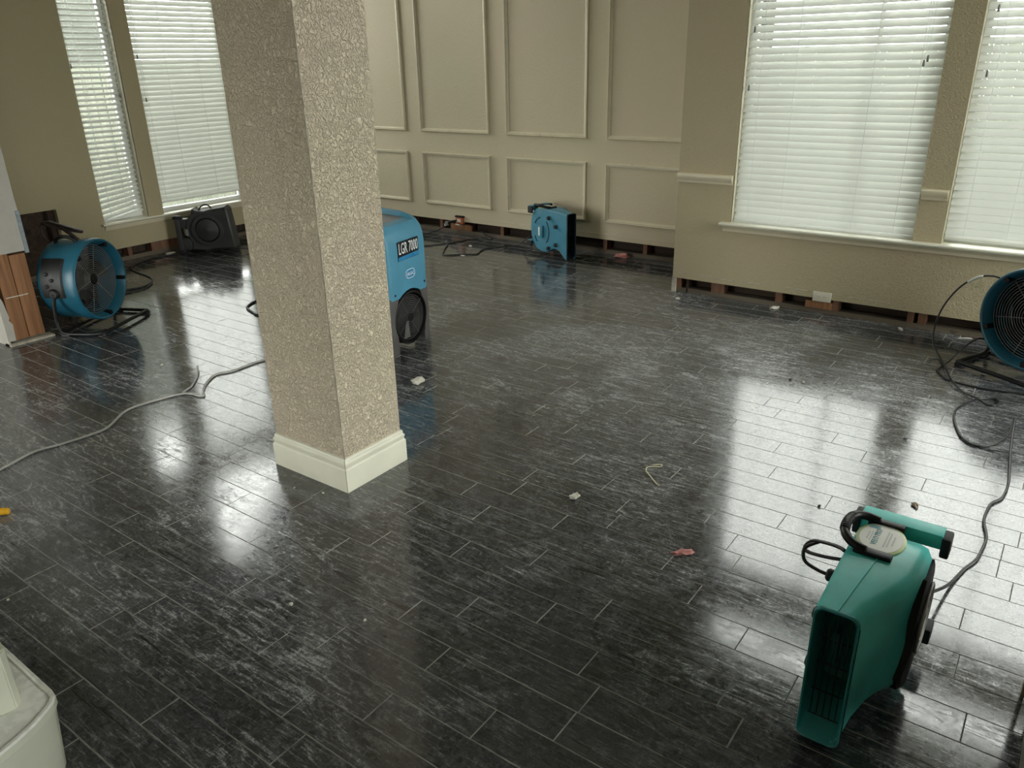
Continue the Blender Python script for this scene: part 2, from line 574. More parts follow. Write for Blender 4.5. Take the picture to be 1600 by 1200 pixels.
def sheet(name, fn, a0, a1, z0, z1, openings, ext, mat, parent=None):
    """wall sheet with openings; fn(a, z) -> point of its front face, ext = thickness vector"""
    As = sorted({a0, a1, *[v for o in openings for v in o[:2]]})
    Zs = sorted({z0, z1, *[v for o in openings for v in o[2:]]})
    bm = B()
    vd = {}

    def v(a, z):
        if (a, z) not in vd:
            vd[(a, z)] = bm.verts.new(fn(a, z))
        return vd[(a, z)]
    for p, q in zip(As, As[1:]):
        for r, s in zip(Zs, Zs[1:]):
            mp, mz = (p + q) / 2, (r + s) / 2
            if any(o[0] < mp < o[1] and o[2] < mz < o[3] for o in openings):
                continue
            bm.faces.new((v(p, r), v(q, r), v(q, s), v(p, s)))
    ret = bmesh.ops.extrude_face_region(bm, geom=bm.faces[:])
    for e in ret['geom']:
        if isinstance(e, bmesh.types.BMVert):
            e.co += Vector(ext)
    return obj(name, bm, mat, parent)


def text_part(name, body, size, mat, parent, mw, width=None, ext=0.0006):
    cu = bpy.data.curves.new(name, 'FONT')
    cu.body = body
    cu.size = size
    cu.extrude = ext
    cu.align_x = 'CENTER'
    cu.align_y = 'CENTER'
    cu.resolution_u = 2
    tmp = bpy.data.objects.new(name + '_tmp', cu)
    COL.objects.link(tmp)
    dg = bpy.context.evaluated_depsgraph_get()
    me = bpy.data.meshes.new_from_object(tmp.evaluated_get(dg))
    bpy.data.objects.remove(tmp)
    xs = [v.co.x for v in me.vertices]
    k = width / (max(xs) - min(xs)) if width else 1.0
    for v in me.vertices:
        v.co.x *= k
    me.transform(mw)
    me.materials.clear()
    me.materials.append(MT[mat])
    me.name = name
    o = bpy.data.objects.new(name, me)
    COL.objects.link(o)
    o.parent = parent
    return o


def frame_mat(origin, ux, uy):
    ux, uy = Vector(ux).normalized(), Vector(uy).normalized()
    uz = ux.cross(uy)
    m = Matrix.Identity(4)
    for i in range(3):
        m[i][0], m[i][1], m[i][2], m[i][3] = ux[i], uy[i], uz[i], origin[i]
    return m


def lump(bm, c, s, seed, sub=2, amp=0.5):
    ret = bmesh.ops.create_icosphere(bm, subdivisions=sub, radius=1.0)
    for v in ret['verts']:
        k = 1 + amp * noise.noise(v.co * 1.7 + Vector((seed * 3.1, seed, 0)))
        v.co = Vector((v.co.x * s[0] * k, v.co.y * s[1] * k, v.co.z * s[2] * k)) + Vector(c)
    for v in ret['verts']:
        v.co.z = max(v.co.z, 0.0006)
    return bm


# ================================================================== FLOOR
PITCH, Y0 = 0.12257, 0.5803
JOINTS = {2: [-2.816], 3: [-1.532], 4: [-1.797], 5: [-1.048], 6: [-1.321], 7: [-2.337, -1.55, -0.854], 8: [-2.647, -1.399, -0.931], 9: [-2.957, -1.935, -1.164, -0.546], 10: [-1.635, -1.018, -0.394], 11: [-0.589, 0.031], 12: [-0.799], 13: [-1.424, -0.956, -0.021], 14: [-1.714, -1.251, -0.751], 15: [-0.041], 16: [-1.414, -0.95], 17: [-1.635, -0.705, 0.073], 18: [-1.981, -1.213], 19: [-1.834, -1.063, -0.595], 20: [-2.099, -1.483, -0.867, 0.064], 21: [-1.887, -1.266, -0.495], 22: [-1.695, -0.926, -0.305], 23: [-2.124, -1.193, -0.575], 24: [-2.425, -1.505, -0.734, 0.038], 25: [-2.28, -1.05, -0.121], 26: [-1.86, -0.47], 27: [-2.392, -1.469, -1.007], 28: [-2.198, -0.354], 29: [-1.533, -0.147], 30: [-2.306, -1.841, -0.921, -0.458], 31: [-2.609, -2.001, -0.619], 32: [-2.43, -0.272], 33: [-2.687, -2.072, -0.69], 34: [-1.497], 35: [-2.111, -0.571], 36: [-1.935], 37: [-1.667], 38: [-2.045]}
LENS = (0.463, 0.617, 0.771, 0.926)
FX0, FX1, FY0, FY1 = -7.30, 2.6, -3.0, 6.345
floor = boxo('floor', (FX0 - 0.25, FX1 + 0.2, FY0 - 0.2, FY1 + 0.25, -0.08, -0.0045), 'sub')
tag(floor, 'dark charcoal laminate plank floor smeared with dust and water marks', 'floor', kind='structure')


def project(p):
    q = Vector(p) - Vector((0, 0, CAM_H))
    z = _f.dot(q)
    if z < 0.1:
        return None
    return 800 + CAM_F * _r.dot(q) / z, 600 + CAM_F * _d.dot(q) / z


boards = []
k0 = int(math.floor((FY0 - Y0) / PITCH))
k1 = int(math.ceil((FY1 - Y0) / PITCH))
for k in range(k0, k1):
    ya, yb = max(Y0 + k * PITCH, FY0), min(Y0 + (k + 1) * PITCH, FY1)
    if yb - ya < 0.01:
        continue
    js = list(JOINTS.get(k, []))
    if not js:
        js = [random.uniform(-2, 0)]
    xs = sorted(js)
    full = [xs[0]]
    for a, b in zip(xs, xs[1:]):
        gap = b - a
        if gap > 1.0:
            nseg = max(2, round(gap / 0.7))
            cuts = [a + gap * (i + random.uniform(-0.12, 0.12)) / nseg for i in range(1, nseg)]
            full += cuts
        full.append(b)
    while full[0] > FX0:
        full.insert(0, full[0] - random.choice(LENS))
    while full[-1] < FX1:
        full.append(full[-1] + random.choice(LENS))
    full[0], full[-1] = FX0, FX1
    for a, b in zip(full, full[1:]):
        if b - a < 0.03 or b <= FX0 or a >= FX1:
            continue
        boards.append((max(a, FX0), min(b, FX1), ya, yb))


def screen_area(bd):
    a, b, c, d = bd
    tot = 0
    # clip roughly: sample a small grid and count the part inside the picture
    pts = [project((a + (b - a) * i / 6, c + (d - c) * j / 2, 0)) for i in range(7) for j in range(3)]
    ins = sum(1 for p in pts if p and 0 <= p[0] <= 1600 and 0 <= p[1] <= 1200) / len(pts)
    if ins == 0:
        return 0
    q = [project(v) for v in ((a, c, 0), (b, c, 0), (b, d, 0), (a, d, 0))]
    if any(v is None for v in q):
        return 1.0 * ins
    return ins * abs(sum(q[i][0] * q[(i + 1) % 4][1] - q[(i + 1) % 4][0] * q[i][1] for i in range(4))) / 2


boards = [(screen_area(b), b) for b in boards]
boards.sort(key=lambda t: -t[0])


def board_mesh(bm, cx, cy, hx, hy, tilt, lay, tone, zoff):
    g, bv = 0.0005, 0.0016
    L0 = [(-hx + g, -hy + g), (hx - g, -hy + g), (hx - g, hy - g), (-hx + g, hy - g)]
    L2 = [(-hx + g + bv, -hy + g + bv), (hx - g - bv, -hy + g + bv), (hx - g - bv, hy - g - bv), (-hx + g + bv, hy - g - bv)]
    zt = [zoff + tilt[0] * x + tilt[1] * y for x, y in L2]
    A = [bm.verts.new((cx + x, cy + y, -0.0048)) for x, y in L0]
    C = [bm.verts.new((cx + x, cy + y, z - 0.0017)) for (x, y), z in zip(L0, zt)]
    D = [bm.verts.new((cx + x, cy + y, z)) for (x, y), z in zip(L2, zt)]
    fs = [bm.faces.new(D)]
    for i in range(4):
        j = (i + 1) % 4
        f = bm.faces.new((C[i], C[j], D[j], D[i]))
        f.material_index = 1
        fs.append(f)
        f2 = bm.faces.new((A[i], A[j], C[j], C[i]))
        f2.material_index = 1
        fs.append(f2)
    for v in A + C + D:
        v[lay] = tone


rest = B()
rl = rest.verts.layers.float.new('tone')
for i, (ar, (a, b, c, d)) in enumerate(boards):
    tone = random.random()
    hx, hy = (b - a) / 2, (d - c) / 2
    tilt = (random.gauss(0, 0.0006), random.gauss(0, 0.0022))
    zoff = random.uniform(-0.0002, 0.0002)
    if i < 300 and ar > 60:
        bm = B()
        lay = bm.verts.layers.float.new('tone')
        board_mesh(bm, 0, 0, hx, hy, tilt, lay, tone, zoff)
        obj('floor_board', bm, ['floor', 'joint'], floor, loc=((a + b) / 2, (c + d) / 2, 0))
    else:
        board_mesh(rest, (a + b) / 2, (c + d) / 2, hx, hy, tilt, rl, tone, zoff)
tag(obj('distant_boards', rest, ['floor', 'joint'], floor), kind='stuff')

# ================================================================== WALLS
DT = 0.013     # drywall thickness
CAV = 0.10     # depth of the stud bay


# --- right window wall (the bump-out)
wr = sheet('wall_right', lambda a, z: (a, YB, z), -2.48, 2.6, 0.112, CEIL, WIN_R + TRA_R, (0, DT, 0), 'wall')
tag(wr, 'beige textured wall with two large windows, cut away along the floor', 'wall', kind='structure')
sheet('sheathing', lambda a, z: (a, YB + 0.13, z), -2.48, 2.6, -0.004, CEIL, WIN_R + TRA_R, (0, 0.02, 0), 'darkwood', wr)
boxo('sole_plate', (-2.46, 2.6, YB + 0.020, YB + 0.11, -0.004, 0.034), 'plate', wr)
for x0, x1 in ((-2.455, -2.415), (-2.168, -2.067), (-1.679, -1.632), (-1.278, -1.238), (-0.80, -0.76), (-0.735, -0.689), (-0.28, -0.24), (0.14, 0.18)):
    boxo('stud', (x0, x1, YB + 0.018, YB + 0.105, 0.034, 0.30), 'shadestud', wr)
boxo('blocking', (-1.464, -1.280, YB + 0.014, YB + 0.09, 0.034, 0.085), 'stud', wr, 0.002)
bm = B()
rnd = random.Random(3)
x = -2.47
while x < 0.6:
    x2 = x + rnd.uniform(0.06, 0.22)
    z = 0.150 + rnd.uniform(-0.004, 0.004)
    if rnd.random() < 0.75:
        box(bm, x, x2, YB - 0.0025, YB + 0.001, z, z + rnd.uniform(0.0025, 0.006))
    x = x2 + rnd.uniform(0, 0.05)
tag(obj('caulk_line', bm, 'drygyp', wr), kind='stuff')
for a0, a1, z0, z1 in WIN_R + TRA_R:
    for nm, dm in (('jamb', (a0 - 0.014, a0, YB + 0.002, YB + 0.16, z0, z1)), ('jamb', (a1, a1 + 0.014, YB + 0.002, YB + 0.16, z0, z1)),
                   ('jamb', (a0 - 0.014, a1 + 0.014, YB + 0.002, YB + 0.16, z1, z1 + 0.014)), ('jamb', (a0 - 0.014, a1 + 0.014, YB + 0.002, YB + 0.16, z0 - 0.014, z0))):
        boxo(nm, dm, 'jamb', wr)
# corner bead remnant and crumbled gypsum at the bump corner
boxo('corner_stub', (-2.484, -2.452, YB - 0.002, YB + 0.02, 0.0, 0.118), 'drygyp', wr)
# --- return of the bump-out
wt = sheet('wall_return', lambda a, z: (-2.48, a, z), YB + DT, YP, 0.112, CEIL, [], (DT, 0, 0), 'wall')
tag(wt, 'short beige wall return between the window wall and the panelled wall', 'wall', kind='structure')
boxo('sole_plate', (-2.46, -2.38, YB + 0.11, YP, -0.004, 0.034), 'platey', wt)
boxo('sheathing', (-2.37, -2.36, YB + 0.02, YP + 0.1, -0.004, CEIL), 'darkwood', wt)
# --- panelled back wall
wb = sheet('wall_back', lambda a, z: (a, YP, z), -7.28, -2.48, 0.135, CEIL, [], (0, DT, 0), 'panelwall_lit')
tag(wb, 'beige textured back wall decorated with rectangular panel mouldings', 'wall', kind='structure')
boxo('sheathing', (-7.3, -2.2, YP + 0.115, YP + 0.13, -0.004, CEIL), 'darkwood', wb)
boxo('sole_plate', (-7.28, -2.48, YP + 0.016, YP + 0.105, -0.004, 0.040), 'plate', wb)
for xc in (-6.9, -6.4, -5.98, -5.564, -4.751, -4.15, -3.554, -3.141, -2.72):
    boxo('stud', (xc - 0.02, xc + 0.02, YP + 0.016, YP + 0.10, 0.040, 0.30), 'shadestud', wb)
boxo('blocking', (-5.433, -5.15, YP + 0.014, YP + 0.09, 0.040, 0.100), 'stud', wb, 0.002)
boxo('blocking', (-2.70, -2.50, YP + 0.014, YP + 0.09, 0.040, 0.115), 'shadestud', wb, 0.002)
bm = B()
x = -7.2
while x < -2.6:
    x2 = x + rnd.uniform(0.2, 0.8)
    z = 0.182 + rnd.uniform(-0.003, 0.003)
    if rnd.random() < 0.8:
        box(bm, x, min(x2, -2.55), YP - 0.003, YP + 0.001, z, z + rnd.uniform(0.003, 0.006))
    x = x2 + rnd.uniform(0, 0.08)
tag(obj('caulk_line', bm, 'trimwall', wb), kind='stuff')
# --- left window wall (two planes with a slight step)
wl = sheet('wall_left', lambda a, z: (XL, a, z), 3.36, YP, 0.125, CEIL, WIN_L + TRA_L + FILL_H, (-DT, 0, 0), 'wall')
tag(wl, 'beige textured wall with a narrow and a wide window behind the fans', 'wall', kind='structure')
sheet('sheathing', lambda a, z: (XL - 0.13, a, z), 3.30, YP + 0.1, -0.004, CEIL, WIN_L + TRA_L + FILL_H, (-0.02, 0, 0), 'darkwood', wl)
boxo('sole_plate', (XL - 0.105, XL - 0.018, 3.36, YP, -0.004, 0.040), 'platey', wl)
for yc in (3.45, 3.80, 4.55, 4.98, 5.4, 5.9):
    boxo('stud', (XL - 0.10, XL - 0.018, yc - 0.02, yc + 0.02, 0.040, 0.30), 'shadestud', wl)
boxo('blocking', (XL - 0.10, XL - 0.016, 4.02, 4.32, 0.04, 0.118), 'shadestud', wl, 0.002)
for a0, a1, z0, z1 in WIN_L + TRA_L + FILL_H:
    for dm in ((XL - 0.16, XL - 0.002, a0 - 0.014, a0, z0, z1), (XL - 0.16, XL - 0.002, a1, a1 + 0.014, z0, z1),
               (XL - 0.16, XL - 0.002, a0 - 0.014, a1 + 0.014, z1, z1 + 0.014), (XL - 0.16, XL - 0.002, a0 - 0.014, a1 + 0.014, z0 - 0.014, z0)):
        boxo('jamb', dm, 'jamb', wl)
XH = XL + 0.045
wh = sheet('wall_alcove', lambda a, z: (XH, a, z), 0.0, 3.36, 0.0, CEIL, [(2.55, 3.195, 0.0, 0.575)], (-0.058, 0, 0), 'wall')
tag(wh, 'dim beige wall with a square hole cut low beside the fan', 'wall', kind='structure')
boxo('hole_backing', (XH - 0.16, XH - 0.14, 2.2, 3.36, 0.0, 0.9), 'darkwood', wh)
boxo('stud', (XH - 0.14, XH - 0.058, 3.145, 3.19, 0.0, 0.9), 'darkwood', wh)
boxo('stud', (XH - 0.14, XH - 0.058, 2.72, 2.76, 0.0, 0.9), 'darkwood', wh)
boxo('sole_plate', (XH - 0.14, XH - 0.02, 2.5, 3.2, 0.0, 0.04), 'platey', wh)
# --- wall stub with bared studs at the left edge of the view
ws = boxo('wall_stub', (-7.24, -5.60, 1.985, 2.235, 0.60, CEIL), 'stubpaint')
tag(ws, 'pale wall end stripped to bare pine studs at its foot', 'wall', kind='structure')
boxo('stud', (-5.685, -5.605, 2.018, 2.108, 0.03, 0.60), 'stud', ws, 0.003)
boxo('stud', (-5.685, -5.608, 2.113, 2.215, 0.03, 0.585), 'stud', ws, 0.003)
boxo('stud', (-6.2, -6.12, 2.0, 2.2, 0.03, 0.6), 'stud', ws, 0.003)
boxo('sole_plate', (-7.2, -5.61, 2.005, 2.215, 0.0, 0.03), 'plate', ws, 0.003)
boxo('gypsum_strip', (-5.612, -5.592, 2.218, 2.240, 0.585, 0.86), 'bluegyp', ws)
boxo('drywall_skin', (-7.24, -5.602, 1.975, 1.986, 0.0, 0.60), 'stubpaint', ws)
prismo('drywall_remnant', [(-5.601, 1.986, 0.03), (-5.601, 2.022, 0.03), (-5.601, 2.028, 0.14), (-5.601, 2.012, 0.17), (-5.601, 2.018, 0.19), (-5.601, 2.006, 0.3), (-5.601, 1.986, 0.36)], (-0.012, 0, 0), 'stubpaint', ws)
boxo('drywall_skin', (-7.24, -5.75, 2.222, 2.235, 0.33, 0.60), 'stubpaint', ws)
boxo('mud_sill', (-5.66, -5.575, 1.975, 2.26, 0.0, 0.014), 'drygyp', ws)
boxo('nail_strip', (-5.6045, -5.6005, 2.03, 2.17, 0.315, 0.321), 'scrap', ws)
# --- partition end at the right edge, near the viewer
wp = boxo('wall_partition', (0.150, 0.29, 0.9, 2.235, 0.16, CEIL), 'stubpaint')
tag(wp, 'cut partition end at the lower right edge of the view', 'wall', kind='structure')
boxo('corner_bead', (0.143, 0.152, 2.195, 2.240, 0.0, 1.2), 'drygyp', wp)
boxo('stud', (0.172, 0.26, 2.10, 2.19, 0.0, 0.16), 'stud', wp)
boxo('stud', (0.172, 0.26, 1.72, 1.76, 0.0, 0.16), 'stud', wp)
boxo('sole_plate', (0.170, 0.27, 0.9, 2.19, 0.0, 0.038), 'platey', wp)
# --- unseen sides of the room
wf = sheet('wall_front', lambda a, z: (a, -3.0, z), -7.4, 2.6, 0.0, CEIL, FILL_F, (0, -0.15, 0), 'wall')
tag(wf, 'beige wall with an added light opening behind the viewer', 'wall', kind='structure')
wd = sheet('wall_side', lambda a, z: (2.6, a, z), -3.1, 5.7, 0.0, CEIL, FILL_S, (0.15, 0, 0), 'wall')
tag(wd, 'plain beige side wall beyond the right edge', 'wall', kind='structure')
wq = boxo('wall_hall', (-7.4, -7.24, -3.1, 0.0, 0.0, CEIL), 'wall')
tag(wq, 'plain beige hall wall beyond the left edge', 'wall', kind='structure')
ce = boxo('ceiling', (-7.55, 2.8, -3.2, 6.6, CEIL, CEIL + 0.1), 'ceil')
tag(ce, 'plain white ceiling high above the room', 'ceiling', kind='structure')
gr = obj('ground', box(B(), -45, 45, -45, 45, -0.62, -0.5), 'ground')
tag(gr, 'dull lawn outside the windows', 'lawn', kind='structure')

for nm, (p0, p1) in (('fence', ((-12.0, -4.0), (-12.0, 11.0))), ('fence', ((-12.0, 11.0), (9.0, 11.0)))):
    bm = B()
    a_, b_ = Vector((*p0, 0)), Vector((*p1, 0))
    dirv = (b_ - a_).normalized()
    nv = Vector((-dirv.y, dirv.x, 0))
    k = 0.0
    rr_ = random.Random(5)
    while k < (b_ - a_).length:
        o_ = a_ + dirv * k + nv * rr_.uniform(-0.01, 0.01)
        prism(bm, [o_ + Vector((0, 0, -0.5)), o_ + dirv * 0.135 + Vector((0, 0, -0.5)), o_ + dirv * 0.135 + Vector((0, 0, 1.75)), o_ + Vector((0, 0, 1.75))], nv * 0.02)
        k += 0.14
    tag(obj('fence', bm, 'fence'), 'weathered board fence outside the %s windows' % ('left' if p1[0] < 0 else 'right'), 'fence', kind='structure')

nb = boxo('sky_screen', (-12.6, -12.3, 5.4, 7.0, -0.5, 4.3), 'screen_grey')  # added to dim the sky and floor reflection of the narrow window
tag(nb, 'grey green screen added outside the narrow left window to dim its view', 'added screen', kind='structure')

# ------------------------------------------------------------------ panel mouldings
PROF = [(0.0, 0.0), (0.0, 0.010), (0.005, 0.020), (0.011, 0.021), (0.015, 0.015), (0.022, 0.016), (0.029, 0.009), (0.036, 0.007), (0.036, 0.0)]


def moulding_frame(n, x0, x1, z0, z1):
    bm = B()
    cor = [(x0, z0, 1, 1), (x1, z0, -1, 1), (x1, z1, -1, -1), (x0, z1, 1, -1)]
    L = [[bm.verts.new((x + sx * a, YP - d + 0.0005, z + sz * a)) for a, d in PROF] for x, z, sx, sz in cor]
    m = len(PROF)
    for i in range(4):
        A, C = L[i], L[(i + 1) % 4]
        for k in range(m):
            bm.faces.new((A[k], A[(k + 1) % m], C[(k + 1) % m], C[k]))
    return obj('trim_%d' % n, bm, 'trimwall')


XS = [(-6.862, -5.965), (-5.758, -4.858), (-4.655, -3.755), (-3.555, -2.66)]
ORD = ('first', 'second', 'third', 'rightmost')
for i, (a, b) in enumerate(XS):
    tag(moulding_frame(i + 1, a, b, 0.292, 0.822), 'low rectangular panel moulding, %s from the column along the back wall' % ORD[i], 'moulding', 'lower panel mouldings', 'structure')
    tag(moulding_frame(i + 5, a, b, 1.025, 3.3), 'tall rectangular panel moulding, %s from the column along the back wall' % ORD[i], 'moulding', 'tall panel mouldings', 'structure')


def rail_piece(n, x0, x1, label):
    pr = [(0, 0.838), (-0.012, 0.840), (-0.014, 0.852), (-0.026, 0.872), (-0.030, 0.886), (-0.030, 0.896), (-0.022, 0.904), (0, 0.905)]
    bm = B()
    loft(bm, [[(x, YB + d + 0.0005, z) for d, z in pr] for x in (x0, x1)])
    tag(obj('trim_%d' % n, bm, 'trimwall'), label, 'chair rail', 'chair rail pieces', 'structure')


rail_piece(9, -2.482, -2.064, 'short chair rail left of the big right window')
rail_piece(10, -0.842, -0.692, 'tiny chair rail piece between the two right windows')


def sill_y(n, x0, x1, z, label):
    """stool and apron under the right windows"""
    bm = B()
    loft(bm, [[(x, YB + d, zz) for d, zz in [(0.12, z - 0.022), (-0.04, z - 0.022), (-0.055, z - 0.016), (-0.058, z - 0.006), (-0.05, z), (0.12, z)]] for x in (x0 - 0.05, x1 + 0.05)])
    s = obj('trim_%d' % n, bm, 'white')
    tag(s, label, 'window sill', kind='structure')
    bm = B()
    loft(bm, [[(x, YB + d, zz) for d, zz in [(0, z - 0.066), (-0.012, z - 0.064), (-0.016, z - 0.045), (-0.026, z - 0.03), (-0.03, z - 0.0225), (0, z - 0.0225)]] for x in (x0 - 0.03, x1 + 0.03)])
    obj('apron', bm, 'trimwall', s)


sill_y(11, -2.075, 0.54, 0.576, 'long white sill under the right windows')
bm = B()
zz0 = 0.376
loft(bm, [[(XL - d, y, z) for d, z in [(0.12, zz0 - 0.022), (-0.035, zz0 - 0.022), (-0.048, zz0 - 0.014), (-0.045, zz0), (0.12, zz0)]] for y in (3.575, 5.24)])
s = obj('trim_12', bm, 'white')
tag(s, 'white sill under the left windows', 'window sill', kind='structure')
bm = B()
loft(bm, [[(XL - d, y, z) for d, z in [(0, zz0 - 0.066), (-0.012, zz0 - 0.064), (-0.022, zz0 - 0.035), (-0.026, zz0 - 0.0225), (0, zz0 - 0.0225)]] for y in (3.60, 5.21)])
obj('apron', bm, 'trimwall', s)

# ------------------------------------------------------------------ windows
WLAB = ['narrow left window', 'wide left window half hidden by the column', 'big right window', 'rightmost window cut by the picture edge']


def window(n, label, horiz, a0, a1, z0, z1, axis, muntins=()):
    """white frame + pane in an opening; axis 'y' (right wall) or 'x' (left wall)"""
    fw = 0.035

    def bx(bm, p, q, d0, d1, r, s_):
        if axis == 'y':
            box(bm, p, q, YB + d0, YB + d1, r, s_)
        elif axis == 'x':
            box(bm, XL - d1, XL - d0, p, q, r, s_)
        elif axis == 's':
            box(bm, 2.6 + d0, 2.6 + d1, p, q, r, s_)
        else:
            box(bm, p, q, -3.0 - d1, -3.0 - d0, r, s_)
    bm = B()
    bx(bm, a0, a0 + fw, 0.105, 0.15, z0, z1)
    bx(bm, a1 - fw, a1, 0.105, 0.15, z0, z1)
    bx(bm, a0 + fw, a1 - fw, 0.105, 0.15, z0, z0 + fw)
    bx(bm, a0 + fw, a1 - fw, 0.105, 0.15, z1 - fw, z1)
    o = obj('window_%d' % n, bm, 'vinyl')
    tag(o, label, 'window', kind='structure')
    if horiz:
        bm = B()
        bx(bm, a0 + fw, a1 - fw, 0.11, 0.145, (z0 + z1) / 2 - 0.02, (z0 + z1) / 2 + 0.02)
        obj('meeting_rail', bm, 'vinyl', o)
    for m in muntins:
        bm = B()
        bx(bm, m - 0.012, m + 0.012, 0.118, 0.14, z0 + fw, z1 - fw)
        obj('muntin', bm, 'vinyl', o)
    bm = B()
    bx(bm, a0 + fw - 0.003, a1 - fw + 0.003, 0.126, 0.129, z0 + fw - 0.003, z1 - fw + 0.003)
    obj('pane', bm, 'glass', o)
    return o


window(1, 'narrow window behind blinds beside the left fan', False, *WIN_L[0], 'x')
window(2, 'wide window behind blinds above the grey air mover', False, *WIN_L[1], 'x')
window(3, 'large window behind closed blinds on the right wall', False, *WIN_R[0], 'y', (-1.25,))
window(4, 'rightmost window behind blinds, cut by the picture edge', False, *WIN_R[1], 'y', (-0.08,))
window(5, 'high transom above the wide left window', False, *TRA_L[0], 'x')
for i, q in enumerate(TRA_R):
    window(6 + i, 'high transom above the %s right window' % ('large', 'far')[i], False, *q, 'y')
window(8, 'wide glazed opening added behind the viewer for light', False, *FILL_F[0], 'f', (-5.2,))
window(11, 'opening added in the side wall behind the viewer for light', False, *FILL_S[1], 's')
window(9, 'tall opening added in the side wall beyond the right edge for light', False, *FILL_S[0], 's', (4.65,))
window(10, 'tall opening added behind the column to light the panelled wall', False, *FILL_H[0], 'x')


# ------------------------------------------------------------------ blinds
def slat_mesh(L, name):
    """slat running along local x, 50 mm deep along y, gently crowned, with softened edge"""
    bm = B()
    W, T = 0.052, 0.0028
    pr = []
    for i in range(7):
        u = -W / 2 + W * i / 6
        pr.append((u, 0.0035 * (1 - (2 * u / W) ** 2)))
    loop = [(u, z + T / 2) for u, z in pr] + [(u, z - T / 2) for u, z in pr[::-1]]
    loft(bm, [[(x, u, z) for u, z in loop] for x in (-L / 2, L / 2)])
    bmesh.ops.recalc_face_normals(bm, faces=bm.faces[:])
    me = bpy.data.meshes.new(name)
    bm.to_mesh(me)
    bm.free()
    me.materials.append(MT['slat'])
    me.shade_smooth()
    me.set_sharp_from_angle(angle=math.radians(40))
    return me


def blind(label, axis, a0, a1, z0, z1, tilt, depth, ladders, bottom=0.0, droop=None, tassels=(), raised=0.0, rail_tilt=0.0):
    L = a1 - a0 - 0.014
    ac = (a0 + a1) / 2
    if axis == 'y':
        root = thing('window_blind', label, 'blinds', (ac, YB + depth, z0), 0.0, 'white slatted window blinds')
    else:
        root = thing('window_blind', label, 'blinds', (XL - depth, ac, z0), PI / 2, 'white slatted window blinds')
    # local: x along the slats, +y = outdoors, z up from the sill
    H_ = z1 - z0
    me = slat_mesh(L, 'blind_slat')
    P_ = 0.0455
    zz = raised + 0.045
    rnd_ = random.Random(len(label))
    k = 0
    while zz < H_ - 0.06:
        o = bpy.data.objects.new('slat', me)
        COL.objects.link(o)
        o.parent = root
        dr = droop(zz) if droop else 0.0
        o.location = (0, 0, zz + dr[0] if droop else zz)
        o.rotation_euler = (tilt + rnd_.gauss(0, 0.02), (dr[1] if droop else 0.0) + rnd_.gauss(0, 0.0006), 0)
        zz += P_
        k += 1
    hb = box(B(), -L / 2, L / 2, -0.028, 0.028, H_ - 0.05, H_ - 0.004, bev=0.003)
    obj('head_rail', hb, 'slat', root, 40)
    br = box(B(), -L / 2, L / 2, -0.026, 0.026, -0.009, 0.009, bev=0.004)
    b = obj('bottom_rail', br, 'slat', root, 40)
    b.location = (0, 0, raised + 0.012)
    b.rotation_euler = (tilt * 0.5, rail_tilt, 0)
    for f in ladders:
        x = -L / 2 + L * f
        bm = B()
        box(bm, x - 0.0012, x + 0.0012, -0.0275, -0.0262, raised + 0.02, H_ - 0.05)
        box(bm, x - 0.0012, x + 0.0012, 0.0262, 0.0275, raised + 0.02, H_ - 0.05)
        obj('ladder_cord', bm, 'txt', root)
    for f, z in tassels:
        x = -L / 2 + L * f
        bm = B()
        box(bm, x - 0.0010, x + 0.0010, -0.046, -0.044, z, H_ - 0.04)
        c = obj('pull_cord', bm, 'slat', root)
        bm = B()
        loft(bm, [[(x + r * math.cos(2 * PI * i / 8), -0.045 + r * math.sin(2 * PI * i / 8), zz_) for i in range(8)] for r, zz_ in ((0.004, z + 0.012), (0.006, z + 0.004), (0.0075, z - 0.022), (0.005, z - 0.026))])
        obj('tassel', bm, 'vent', c, 40)
    return root


T_ = math.radians(53)
blind('large closed white blind on the right wall', 'y', *WIN_R[0], T_, 0.052, (0.085, 0.28, 0.68, 0.90), tassels=((0.03, 0.92), (0.035, 1.28), (0.93, 1.085), (0.915, 1.06)), raised=0.004)
blind('rightmost white blind cut by the picture edge', 'y', *WIN_R[1], math.radians(48), 0.052, (0.085, 0.28, 0.68, 0.90), tassels=((0.05, 1.0), (0.045, 1.34)), raised=0.03)


def droop1(z):
    # the lowest slats of the damaged narrow blind hang skewed
    k = max(0.0, (0.62 - z) / 0.62)
    return (0.0, -0.20 * k ** 1.3)


blind('narrow damaged blind with skewed lower slats beside the left fan', 'x', *WIN_L[0], math.radians(24), 0.085, (0.27, 0.80), droop=droop1, tassels=((0.05, 1.35), (0.97, 1.10)), raised=0.02, rail_tilt=-0.16)
blind('wide bright blind above the grey air mover', 'x', *WIN_L[1], math.radians(55), 0.075, (0.08, 0.33, 0.68, 0.92), tassels=((0.04, 1.42), (0.05, 1.05)), raised=0.095)

